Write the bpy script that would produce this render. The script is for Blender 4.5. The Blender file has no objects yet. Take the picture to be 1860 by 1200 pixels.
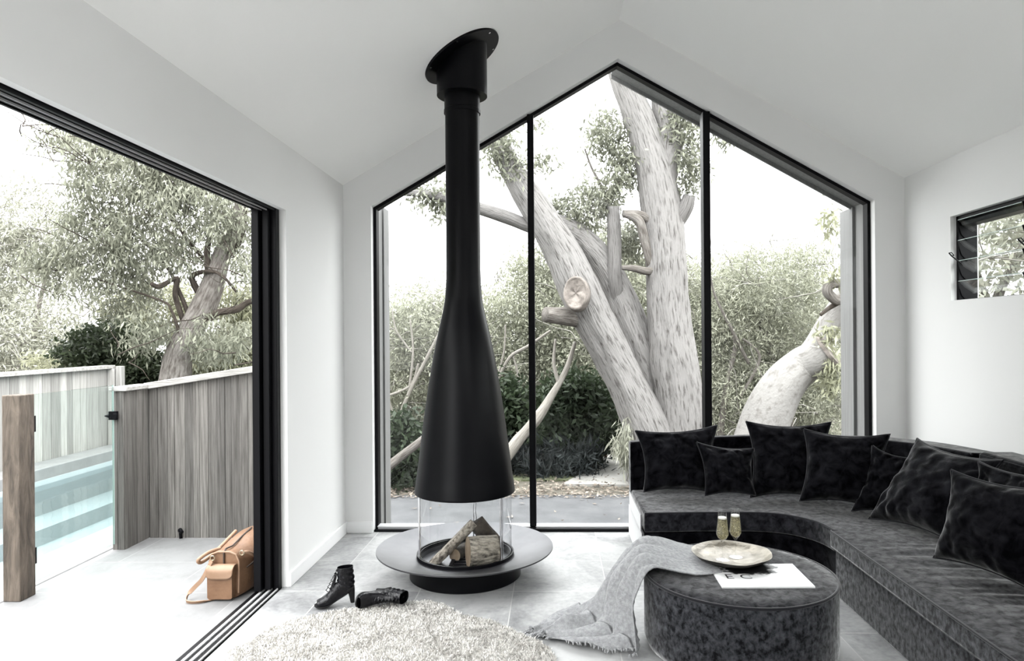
import bpy, math, random
import numpy as np
from mathutils import Vector, Matrix, noise
random.seed(4)
RNG = np.random.default_rng(7)
SC = bpy.context.scene
COL = SC.collection
PI = math.pi
R = math.radians

# ------------------------------------------------------------------ camera, sky, exposure
H = 1.4
F_PX, CX, CY, YAW, ROLL = 1240.0, 974.0, 608.6, R(1.43), 0.0075
cam_d = bpy.data.cameras.new('camera')
cam = bpy.data.objects.new('camera', cam_d)
COL.objects.link(cam)
SC.camera = cam
cam_d.sensor_fit = 'HORIZONTAL'
cam_d.sensor_width = 36.0
cam_d.lens = 36.0 * F_PX / 1860.0
cam_d.shift_x = (930.0 - CX) / 1860.0
cam_d.shift_y = (CY - 600.0) / 1860.0
cam_d.clip_start, cam_d.clip_end = 0.05, 400
FW = Vector((-math.sin(YAW), math.cos(YAW), 0))
R0 = Vector((math.cos(YAW), math.sin(YAW), 0))
RIGHT = R0 * math.cos(ROLL) - Vector((0, 0, 1)) * math.sin(ROLL)
UP = R0 * math.sin(ROLL) + Vector((0, 0, 1)) * math.cos(ROLL)
cam.matrix_world = Matrix(((RIGHT.x, UP.x, -FW.x, 0), (RIGHT.y, UP.y, -FW.y, 0), (RIGHT.z, UP.z, -FW.z, H), (0, 0, 0, 1)))

world = bpy.data.worlds.new('overcast_sky')
SC.world = world
world.use_nodes = True
wn = world.node_tree
bg = wn.nodes['Background']
bg.inputs[0].default_value = (0.985, 0.995, 1.0, 1)
# overcast sky: brighter overhead than at the horizon
w_tc = wn.nodes.new('ShaderNodeTexCoord')
w_sp = wn.nodes.new('ShaderNodeSeparateXYZ')
w_mr = wn.nodes.new('ShaderNodeMapRange')
w_mr.inputs['From Min'].default_value = 0.0
w_mr.inputs['From Max'].default_value = 1.0
w_mr.inputs['To Min'].default_value = 0.6
w_mr.inputs['To Max'].default_value = 1.6
wn.links.new(w_tc.outputs['Generated'], w_sp.inputs[0])
wn.links.new(w_sp.outputs['Z'], w_mr.inputs['Value'])
wn.links.new(w_mr.outputs[0], bg.inputs[1])

sun_d = bpy.data.lights.new('veiled_sun', 'SUN')
sun_d.energy = 0.15
sun_d.angle = R(55)
sun_d.color = (1.0, 0.99, 0.975)
sun = bpy.data.objects.new('veiled_sun', sun_d)
COL.objects.link(sun)
sun.rotation_euler = Vector((-0.85, 0.30, 0.72)).to_track_quat('Z', 'Y').to_euler()
sun.location = (-8, 3, 8)

SC.view_settings.view_transform = 'Standard'
SC.view_settings.look = 'None'
SC.view_settings.gamma = 1.0
SC.view_settings.use_curve_mapping = False
SC.view_settings.exposure = 3.02
SC.cycles.use_denoising = True
SC.cycles.max_bounces = 14
SC.cycles.diffuse_bounces = 9
SC.cycles.glossy_bounces = 4
SC.cycles.transparent_max_bounces = 24
SC.cycles.transmission_bounces = 6
SC.cycles.caustics_reflective = False
SC.cycles.caustics_refractive = False
SC.cycles.sample_clamp_indirect = 6.0


def at(px, py, Y):
    """the place at distance Y that is seen at pixel (px, py) of the photograph"""
    d = FW + RIGHT * ((px - CX) / F_PX) - UP * ((py - CY) / F_PX)
    return Vector((0, 0, H)) + d * (Y / d.y)


# ------------------------------------------------------------------ materials
def hexc(r, g=None, b=None):
    if g is None:
        g = b = r
    f = lambda v: (v / 255 / 12.92) if v / 255 <= 0.04045 else ((v / 255 + 0.055) / 1.055) ** 2.4
    return (f(r), f(g), f(b), 1)


def new_mat(name):
    m = bpy.data.materials.new(name)
    m.use_nodes = True
    nt = m.node_tree
    b = nt.nodes['Principled BSDF']
    return m, nt, b


def mat(name, c1, c2=None, scale=6.0, rough=0.6, metal=0.0, bump=0.0, bscale=None, stretch=(1, 1, 1), lo=0.35, hi=0.65,
        spec=0.5, sheen=0.0, island=0.0, uv=False, detail=5.0, sheen_rough=0.4, rough2=None, translucent=0.0, distort=0.0):
    m, nt, b = new_mat(name)
    N, L = nt.nodes, nt.links
    b.inputs['Roughness'].default_value = rough
    b.inputs['Metallic'].default_value = metal
    b.inputs['Specular IOR Level'].default_value = spec
    if sheen:
        b.inputs['Sheen Weight'].default_value = sheen
        b.inputs['Sheen Roughness'].default_value = sheen_rough
    tc = N.new('ShaderNodeTexCoord')
    mp = N.new('ShaderNodeMapping')
    mp.inputs['Scale'].default_value = stretch
    L.new(tc.outputs['UV' if uv else 'Object'], mp.inputs['Vector'])
    col = None
    if c2 is None:
        b.inputs['Base Color'].default_value = c1
    else:
        nz = N.new('ShaderNodeTexNoise')
        nz.inputs['Scale'].default_value = scale
        nz.inputs['Detail'].default_value = detail
        nz.inputs['Roughness'].default_value = 0.62
        nz.inputs['Distortion'].default_value = distort
        L.new(mp.outputs[0], nz.inputs['Vector'])
        cr = N.new('ShaderNodeValToRGB')
        cr.color_ramp.elements[0].position = lo
        cr.color_ramp.elements[1].position = hi
        cr.color_ramp.elements[0].color = c1
        cr.color_ramp.elements[1].color = c2
        L.new(nz.outputs['Fac'], cr.inputs[0])
        col = cr.outputs[0]
        if sheen:
            ms_ = N.new('ShaderNodeMapRange')
            ms_.inputs['From Min'].default_value = lo
            ms_.inputs['From Max'].default_value = hi
            ms_.inputs['To Min'].default_value = sheen * 0.45
            ms_.inputs['To Max'].default_value = sheen
            L.new(nz.outputs['Fac'], ms_.inputs['Value'])
            L.new(ms_.outputs[0], b.inputs['Sheen Weight'])
        if rough2 is not None:
            mr = N.new('ShaderNodeMapRange')
            mr.inputs['From Min'].default_value = lo
            mr.inputs['From Max'].default_value = hi
            mr.inputs['To Min'].default_value = rough
            mr.inputs['To Max'].default_value = rough2
            L.new(nz.outputs['Fac'], mr.inputs['Value'])
            L.new(mr.outputs[0], b.inputs['Roughness'])
    if island:
        g = N.new('ShaderNodeNewGeometry')
        mr = N.new('ShaderNodeMapRange')
        mr.inputs['To Min'].default_value = 1 - island
        mr.inputs['To Max'].default_value = 1 + island
        L.new(g.outputs['Random Per Island'], mr.inputs['Value'])
        mx = N.new('ShaderNodeVectorMath')
        mx.operation = 'SCALE'
        if col is None:
            mx.inputs[0].default_value = c1[:3]
        else:
            L.new(col, mx.inputs[0])
        L.new(mr.outputs[0], mx.inputs['Scale'])
        col = mx.outputs[0]
    if col is not None:
        L.new(col, b.inputs['Base Color'])
    if bump:
        nb = N.new('ShaderNodeTexNoise')
        nb.inputs['Scale'].default_value = bscale or scale * 4
        nb.inputs['Detail'].default_value = 6
        L.new(mp.outputs[0], nb.inputs['Vector'])
        bp = N.new('ShaderNodeBump')
        bp.inputs['Strength'].default_value = bump
        bp.inputs['Distance'].default_value = 0.02
        L.new(nb.outputs['Fac'], bp.inputs['Height'])
        L.new(bp.outputs[0], b.inputs['Normal'])
    if translucent:
        tr = N.new('ShaderNodeBsdfTranslucent')
        if col is not None:
            L.new(col, tr.inputs['Color'])
        else:
            tr.inputs['Color'].default_value = c1
        ms = N.new('ShaderNodeMixShader')
        ms.inputs[0].default_value = translucent
        out = N['Material Output']
        L.new(b.outputs[0], ms.inputs[1])
        L.new(tr.outputs[0], ms.inputs[2])
        L.new(ms.outputs[0], out.inputs['Surface'])
    return m


def glass_mat(name, tint=(1, 1, 1, 1), ior=1.45, gain=1.0, rough=0.0):
    """thin pane: what lies behind shows through, with a mirror share that follows the angle"""
    m = bpy.data.materials.new(name)
    m.use_nodes = True
    nt = m.node_tree
    nt.nodes.clear()
    N, L = nt.nodes, nt.links
    t = N.new('ShaderNodeBsdfTransparent')
    t.inputs[0].default_value = tint
    g = N.new('ShaderNodeBsdfGlossy')
    g.inputs['Roughness'].default_value = rough
    f0 = ((ior - 1) / (ior + 1)) ** 2
    fr = N.new('ShaderNodeLayerWeight')
    pw = N.new('ShaderNodeMath')
    pw.operation = 'POWER'
    pw.inputs[1].default_value = 4.0
    L.new(fr.outputs['Facing'], pw.inputs[0])
    mu = N.new('ShaderNodeMath')
    mu.operation = 'MULTIPLY_ADD'
    mu.use_clamp = True
    mu.inputs[1].default_value = (1 - f0) * min(1.0, gain)
    mu.inputs[2].default_value = f0 * gain
    mx = N.new('ShaderNodeMixShader')
    out = N.new('ShaderNodeOutputMaterial')
    L.new(pw.outputs[0], mu.inputs[0])
    L.new(mu.outputs[0], mx.inputs[0])
    L.new(t.outputs[0], mx.inputs[1])
    L.new(g.outputs[0], mx.inputs[2])
    L.new(mx.outputs[0], out.inputs['Surface'])
    return m


def tile_mat(name, c_lo, c_hi, grout, tw=0.515, th=0.51, ox=0.0, oy=0.0, offset=0.16, rough=0.5):
    m, nt, b = new_mat(name)
    N, L = nt.nodes, nt.links
    g = N.new('ShaderNodeNewGeometry')
    mp = N.new('ShaderNodeMapping')
    mp.inputs['Location'].default_value = (ox, oy, 0)
    L.new(g.outputs['Position'], mp.inputs['Vector'])
    br = N.new('ShaderNodeTexBrick')
    br.offset = offset
    br.offset_frequency = 2
    br.inputs['Scale'].default_value = 1
    br.inputs['Brick Width'].default_value = tw
    br.inputs['Row Height'].default_value = th
    br.inputs['Mortar Size'].default_value = 0.0028
    br.inputs['Mortar Smooth'].default_value = 0.2
    br.inputs['Color1'].default_value = (0, 0, 0, 1)
    br.inputs['Color2'].default_value = (1, 1, 1, 1)
    L.new(mp.outputs[0], br.inputs['Vector'])
    n1 = N.new('ShaderNodeTexNoise')
    n1.inputs['Scale'].default_value = 2.6
    n1.inputs['Detail'].default_value = 8
    n1.inputs['Roughness'].default_value = 0.66
    n1.inputs['Distortion'].default_value = 0.6
    L.new(g.outputs['Position'], n1.inputs['Vector'])
    n2 = N.new('ShaderNodeTexNoise')
    n2.inputs['Scale'].default_value = 38
    n2.inputs['Detail'].default_value = 4
    L.new(g.outputs['Position'], n2.inputs['Vector'])
    a1 = N.new('ShaderNodeMath'); a1.operation = 'MULTIPLY_ADD'; a1.inputs[1].default_value = 0.22
    L.new(n2.outputs['Fac'], a1.inputs[0]); L.new(n1.outputs['Fac'], a1.inputs[2])
    a2 = N.new('ShaderNodeMath'); a2.operation = 'MULTIPLY_ADD'; a2.inputs[1].default_value = 0.14
    L.new(br.outputs['Color'], a2.inputs[0]); L.new(a1.outputs[0], a2.inputs[2])
    cr = N.new('ShaderNodeValToRGB')
    cr.color_ramp.elements[0].position = 0.46; cr.color_ramp.elements[0].color = c_lo
    cr.color_ramp.elements[1].position = 0.80; cr.color_ramp.elements[1].color = c_hi
    L.new(a2.outputs[0], cr.inputs[0])
    mx = N.new('ShaderNodeMix'); mx.data_type = 'RGBA'
    L.new(br.outputs['Fac'], mx.inputs['Factor']); L.new(cr.outputs[0], mx.inputs['A']); mx.inputs['B'].default_value = grout
    L.new(mx.outputs['Result'], b.inputs['Base Color'])
    b.inputs['Roughness'].default_value = rough
    bp = N.new('ShaderNodeBump'); bp.inputs['Strength'].default_value = 0.12; bp.inputs['Distance'].default_value = 0.01
    L.new(n2.outputs['Fac'], bp.inputs['Height']); L.new(bp.outputs[0], b.inputs['Normal'])
    return m


M = {}
M['wall'] = mat('white_plaster', (0.80, 0.80, 0.795, 1), rough=0.75, spec=0.2)
M['ceil'] = mat('white_ceiling_paint', (0.96, 0.96, 0.945, 1), rough=0.85, spec=0.15)
M['trimw'] = mat('white_gloss_trim', (0.88, 0.88, 0.88, 1), rough=0.4)
M['tile'] = tile_mat('pale_stone_tile', (0.16, 0.162, 0.166, 1), (0.43, 0.433, 0.433, 1), (0.50, 0.50, 0.49, 1), ox=-0.285 + 0.515 * 4, oy=-3.222 + 0.51 * 10, offset=-0.12 + 0.0, rough=0.55)
M['patio'] = tile_mat('pale_patio_tile', (0.135, 0.135, 0.136, 1), (0.185, 0.185, 0.186, 1), (0.24, 0.24, 0.237, 1), ox=0.1, oy=-3.222 + 0.51 * 10, rough=0.7)
M['black'] = mat('black_powder_coat', (0.0025, 0.0025, 0.0035, 1), rough=0.45, spec=0.12)
M['silver'] = mat('silver_aluminium', (0.62, 0.62, 0.63, 1), rough=0.4, metal=0.35)
M['chrome'] = mat('polished_steel', (0.75, 0.75, 0.76, 1), rough=0.12, metal=1.0)
M['steel'] = mat('matt_black_steel', (0.002, 0.0021, 0.003, 1), rough=0.36, spec=0.12)
M['dish'] = mat('grey_steel_dish', (0.06, 0.06, 0.065, 1), (0.085, 0.085, 0.091, 1), scale=5, rough=0.42, metal=0.85, spec=0.5)
M['glass'] = glass_mat('clear_window_glass', (0.97, 0.985, 0.98, 1), 1.30, 1.0)
M['glass_fire'] = glass_mat('curved_fire_glass', (0.97, 0.975, 0.975, 1), 1.4, 0.9)
M['glass_gate'] = glass_mat('gate_glass', (0.93, 0.97, 0.96, 1), 1.35, 1.0)
M['glass_edge'] = mat('green_glass_edge', (0.45, 0.55, 0.52, 1), rough=0.2)
M['crystal'] = glass_mat('flute_crystal', (0.965, 0.965, 0.965, 1), 1.45, 0.9)
M['grey_timber'] = mat('weathered_grey_timber', (0.052, 0.048, 0.043, 1), (0.155, 0.147, 0.137, 1), scale=7, rough=0.85, stretch=(11, 11, 0.4), island=0.38, bump=0.35, bscale=20, lo=0.3, hi=0.7)
M['grey_timber2'] = mat('silvered_fence_timber', (0.20, 0.193, 0.18, 1), (0.34, 0.333, 0.315, 1), scale=6, rough=0.85, stretch=(11, 11, 0.4), island=0.32, bump=0.3, bscale=20, lo=0.3, hi=0.7)
M['cap_timber'] = mat('bleached_cap_timber', (0.22, 0.213, 0.20, 1), (0.36, 0.352, 0.335, 1), scale=6, rough=0.85, stretch=(0.5, 4, 4), bump=0.3)
M['post_timber'] = mat('brown_hewn_timber', (0.025, 0.019, 0.014, 1), (0.125, 0.10, 0.078, 1), scale=5, rough=0.85, stretch=(4, 4, 0.7), bump=0.6, bscale=16, lo=0.3, hi=0.66, distort=1.2)
M['lining'] = mat('grey_lining_timber', (0.135, 0.135, 0.133, 1), (0.235, 0.235, 0.232, 1), scale=6, rough=0.85, stretch=(10, 10, 0.3), island=0.08, lo=0.2, hi=0.8)
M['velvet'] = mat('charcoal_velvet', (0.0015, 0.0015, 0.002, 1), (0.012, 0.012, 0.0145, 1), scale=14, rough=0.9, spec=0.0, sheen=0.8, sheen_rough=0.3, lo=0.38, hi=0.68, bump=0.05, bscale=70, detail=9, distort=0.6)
M['velvet_side'] = mat('crushed_velvet_lit_side', (0.004, 0.004, 0.005, 1), (0.060, 0.062, 0.070, 1), scale=44, rough=0.8, spec=0.03, sheen=1.0, sheen_rough=0.36, lo=0.38, hi=0.68, bump=0.05, bscale=80, detail=7, stretch=(1, 1, 0.8), distort=0.25)  # lighter copy of the sofa velvet; light on the sides is painted in
M['velvet_end_lit'] = mat('lit_end_velvet', (0.10, 0.10, 0.108, 1), rough=0.8, spec=0.05, sheen=1.0, sheen_rough=0.45)  # same velvet, paler with full sheen: the lit sofa end as colour
M['velvet_top'] = mat('charcoal_velvet_lit_top', (0.005, 0.005, 0.0065, 1), (0.030, 0.030, 0.035, 1), scale=26, rough=0.85, spec=0.0, sheen=0.85, sheen_rough=0.36, lo=0.36, hi=0.66, bump=0.04, bscale=80, detail=9, distort=0.5)  # lighter velvet copy with the light on seat tops painted in
M['piping'] = mat('dark_velvet_piping', (0.012, 0.012, 0.015, 1), rough=0.6, sheen=0.4, spec=0.1)
M['throw'] = mat('grey_linen', (0.25, 0.254, 0.262, 1), (0.38, 0.384, 0.392, 1), scale=60, rough=0.9, spec=0.1, bump=0.4, bscale=240, sheen=0.2)
M['rug'] = mat('cream_fleece', (0.46, 0.445, 0.42, 1), (0.74, 0.728, 0.705, 1), scale=7, rough=0.95, spec=0.05, island=0.25, lo=0.3, hi=0.7)
M['rugbase'] = mat('fleece_hide', (0.5, 0.48, 0.45, 1), (0.7, 0.68, 0.65, 1), scale=30, rough=0.95, spec=0.05, bump=0.6, bscale=60)
M['leather'] = mat('tan_leather', (0.125, 0.066, 0.036, 1), (0.20, 0.114, 0.066, 1), scale=7, rough=0.5, spec=0.3, bump=0.2, bscale=40)
M['leather2'] = mat('pale_tan_leather', (0.24, 0.148, 0.093, 1), (0.30, 0.195, 0.13, 1), scale=9, rough=0.5, spec=0.3)
M['zip'] = mat('dark_zip', (0.03, 0.018, 0.012, 1), rough=0.6)
M['brass'] = mat('aged_brass', (0.42, 0.36, 0.26, 1), rough=0.3, metal=1.0)
M['bootl'] = mat('black_shiny_leather', (0.002, 0.002, 0.003, 1), (0.004, 0.004, 0.006, 1), scale=20, rough=0.26, spec=0.3, bump=0.35, bscale=40)
M['bootsole'] = mat('dark_boot_sole', (0.008, 0.008, 0.008, 1), rough=0.5, spec=0.25)
M['bowl'] = mat('dull_gold_bowl', (0.09, 0.078, 0.06, 1), (0.25, 0.225, 0.18, 1), scale=9, rough=0.36, metal=0.45, bump=0.3, bscale=26, lo=0.3, hi=0.7)
M['bowlout'] = mat('dark_bowl_outside', (0.03, 0.027, 0.022, 1), rough=0.45, metal=0.5)
M['wine'] = glass_mat('sparkling_wine', (0.88, 0.85, 0.70, 1), 1.33, 1.5)
_nt = M['wine'].node_tree
_d = _nt.nodes.new('ShaderNodeBsdfTranslucent'); _d.inputs[0].default_value = (0.75, 0.70, 0.50, 1)
_m = _nt.nodes.new('ShaderNodeMixShader'); _m.inputs[0].default_value = 0.20
_o = next(n for n in _nt.nodes if n.type == 'OUTPUT_MATERIAL')
_nt.links.new(_o.inputs['Surface'].links[0].from_socket, _m.inputs[1]); _nt.links.new(_d.outputs[0], _m.inputs[2]); _nt.links.new(_m.outputs[0], _o.inputs['Surface'])
M['foam'] = mat('wine_foam', (0.8, 0.79, 0.74, 1), rough=0.6)
M['paper'] = mat('white_paper', (0.82, 0.82, 0.82, 1), rough=0.5)
M['ink'] = mat('black_ink', (0.008, 0.008, 0.008, 1), rough=0.5)
M['bark_log'] = mat('pale_log_bark', (0.06, 0.052, 0.042, 1), (0.36, 0.325, 0.27, 1), scale=26, rough=0.9, bump=0.9, bscale=40, lo=0.36, hi=0.60, stretch=(0.6, 1.8, 1.8))
M['dark_log'] = mat('dark_log_bark', (0.012, 0.009, 0.006, 1), (0.075, 0.06, 0.045, 1), scale=12, rough=0.9, bump=0.8, bscale=30)
M['log_end'] = mat('sawn_log_end', (0.12, 0.086, 0.055, 1), (0.22, 0.17, 0.12, 1), scale=10, rough=0.85)
M['log_split'] = mat('split_log_wood', (0.07, 0.058, 0.045, 1), (0.50, 0.45, 0.38, 1), scale=34, rough=0.9, bump=0.9, bscale=40, lo=0.36, hi=0.58, stretch=(1, 1, 1))
M['gum'] = mat('pale_gum_bark', (0.042, 0.037, 0.034, 1), (0.205, 0.197, 0.191, 1), scale=12, rough=0.9, spec=0.1, uv=True, stretch=(5.2, 0.38, 1), bump=1.0, bscale=16, lo=0.30, hi=0.50, detail=8, distort=0.4)
M['gum2'] = mat('grey_tree_bark', (0.07, 0.06, 0.052, 1), (0.21, 0.195, 0.18, 1), scale=8, rough=0.9, spec=0.1, uv=True, stretch=(5, 0.8, 1), bump=0.8, bscale=14, lo=0.34, hi=0.6)
M['whitebark'] = mat('white_smooth_bark', (0.11, 0.10, 0.092, 1), (0.21, 0.203, 0.193, 1), scale=5, rough=0.85, spec=0.1, uv=True, stretch=(4, 1.6, 1), bump=0.5, bscale=14, lo=0.25, hi=0.5)
M['brownbark'] = mat('brown_branch_bark', (0.03, 0.024, 0.02, 1), (0.10, 0.085, 0.072, 1), scale=10, rough=0.9, spec=0.1, uv=True, stretch=(2, 0.6, 1), bump=0.6)
M['twigbark'] = mat('tan_branch_bark', (0.17, 0.155, 0.135, 1), (0.30, 0.285, 0.26, 1), scale=8, rough=0.9, spec=0.1, uv=True, stretch=(3, 0.6, 1), bump=0.5)
M['twig'] = mat('pale_twig', (0.20, 0.19, 0.17, 1), (0.30, 0.29, 0.27, 1), scale=4, rough=0.9, spec=0.1)
M['cutwood'] = mat('cut_branch_wood', (0.10, 0.085, 0.075, 1), (0.22, 0.195, 0.175, 1), scale=9, rough=0.9, bump=0.4)


def leaf(name, c1, c2, island=0.4):
    return mat(name, c1, c2, scale=1.3, rough=0.6, spec=0.25, island=island, translucent=0.3, lo=0.3, hi=0.7)


M['leaf_gum'] = leaf('gum_leaf', (0.137, 0.144, 0.107, 1), (0.247, 0.253, 0.199, 1))
M['leaf_pale'] = leaf('pale_grey_green_leaf', (0.217, 0.220, 0.173, 1), (0.333, 0.338, 0.284, 1))
M['leaf_thicket'] = leaf('thicket_leaf', (0.179, 0.185, 0.138, 1), (0.350, 0.357, 0.283, 1))
M['leaf_olive'] = leaf('olive_leaf', (0.183, 0.188, 0.123, 1), (0.302, 0.306, 0.216, 1))
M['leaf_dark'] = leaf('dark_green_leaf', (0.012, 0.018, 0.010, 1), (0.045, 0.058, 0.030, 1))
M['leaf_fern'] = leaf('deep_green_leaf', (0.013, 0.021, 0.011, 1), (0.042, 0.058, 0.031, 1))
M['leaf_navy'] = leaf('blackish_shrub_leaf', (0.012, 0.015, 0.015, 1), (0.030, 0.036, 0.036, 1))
M['asphalt'] = mat('grey_asphalt', (0.042, 0.043, 0.046, 1), (0.066, 0.067, 0.070, 1), scale=3, rough=0.9, bump=0.3, bscale=80)
M['soil'] = mat('brown_soil', (0.05, 0.045, 0.035, 1), (0.10, 0.09, 0.07, 1), scale=3, rough=0.95, bump=0.4)
M['concrete'] = mat('pale_concrete', (0.20, 0.195, 0.18, 1), (0.27, 0.265, 0.25, 1), scale=2, rough=0.9)
M['lawn'] = mat('green_lawn', (0.05, 0.06, 0.03, 1), (0.10, 0.11, 0.06, 1), scale=8, rough=0.95, bump=0.5)
M['litter'] = leaf('dry_fallen_leaf', (0.12, 0.095, 0.075, 1), (0.30, 0.26, 0.22, 1), 0.5)
M['coping'] = mat('white_pool_coping', (0.15, 0.15, 0.149, 1), (0.185, 0.185, 0.183, 1), scale=5, rough=0.7)
M['poolwall'] = mat('pale_blue_pool_render', (0.285, 0.325, 0.335, 1), (0.305, 0.345, 0.355, 1), scale=2, rough=0.6)
M['redpost'] = mat('red_brown_post', (0.07, 0.025, 0.018, 1), rough=0.8)


def water_mat():
    m, nt, b = new_mat('pool_water')
    N, L = nt.nodes, nt.links
    nt.nodes.remove(b)
    t = N.new('ShaderNodeBsdfTransparent'); t.inputs[0].default_value = (0.92, 0.97, 0.975, 1)
    g = N.new('ShaderNodeBsdfGlossy'); g.inputs['Roughness'].default_value = 0.04
    nz = N.new('ShaderNodeTexNoise'); nz.inputs['Scale'].default_value = 5; nz.inputs['Detail'].default_value = 3
    bp = N.new('ShaderNodeBump'); bp.inputs['Strength'].default_value = 0.25; bp.inputs['Distance'].default_value = 0.03
    L.new(nz.outputs['Fac'], bp.inputs['Height']); L.new(bp.outputs[0], g.inputs['Normal'])
    fr = N.new('ShaderNodeFresnel'); fr.inputs['IOR'].default_value = 1.33
    L.new(bp.outputs[0], fr.inputs['Normal'])
    mx = N.new('ShaderNodeMixShader')
    L.new(fr.outputs[0], mx.inputs[0]); L.new(t.outputs[0], mx.inputs[1]); L.new(g.outputs[0], mx.inputs[2])
    L.new(mx.outputs[0], N['Material Output'].inputs['Surface'])
    return m


M['water'] = water_mat()


def cover_mat():
    """a black and white picture printed on the upper left of a white sheet"""
    m, nt, b = new_mat('printed_cover')
    N, L = nt.nodes, nt.links
    tc = N.new('ShaderNodeTexCoord')
    sx = N.new('ShaderNodeSeparateXYZ'); L.new(tc.outputs['Generated'], sx.inputs[0])
    nz = N.new('ShaderNodeTexNoise'); nz.inputs['Scale'].default_value = 9; nz.inputs['Detail'].default_value = 5
    L.new(tc.outputs['Generated'], nz.inputs['Vector'])
    # distance from the picture's middle
    vm = N.new('ShaderNodeVectorMath'); vm.operation = 'DISTANCE'
    mp = N.new('ShaderNodeMapping'); mp.inputs['Scale'].default_value = (1.5, 1.6, 0)
    L.new(tc.outputs['Generated'], mp.inputs['Vector'])
    L.new(mp.outputs[0], vm.inputs[0]); vm.inputs[1].default_value = (0.62, 1.30, 0)
    ad = N.new('ShaderNodeMath'); ad.operation = 'MULTIPLY_ADD'; ad.inputs[1].default_value = 0.9
    L.new(nz.outputs['Fac'], ad.inputs[0]); L.new(vm.outputs['Value'], ad.inputs[2])
    cr = N.new('ShaderNodeValToRGB')
    cr.color_ramp.elements[0].position = 0.90; cr.color_ramp.elements[0].color = (0.01, 0.01, 0.01, 1)
    cr.color_ramp.elements[1].position = 1.16; cr.color_ramp.elements[1].color = (0.82, 0.82, 0.82, 1)
    L.new(ad.outputs[0], cr.inputs[0])
    gt = N.new('ShaderNodeMath'); gt.operation = 'GREATER_THAN'; gt.inputs[1].default_value = 0.09
    L.new(sx.outputs['X'], gt.inputs[0])
    mx = N.new('ShaderNodeMix'); mx.data_type = 'RGBA'
    L.new(gt.outputs[0], mx.inputs['Factor']); mx.inputs['A'].default_value = (0.82, 0.82, 0.82, 1); L.new(cr.outputs[0], mx.inputs['B'])
    L.new(mx.outputs['Result'], b.inputs['Base Color'])
    b.inputs['Roughness'].default_value = 0.4
    return m


M['cover'] = cover_mat()


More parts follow.
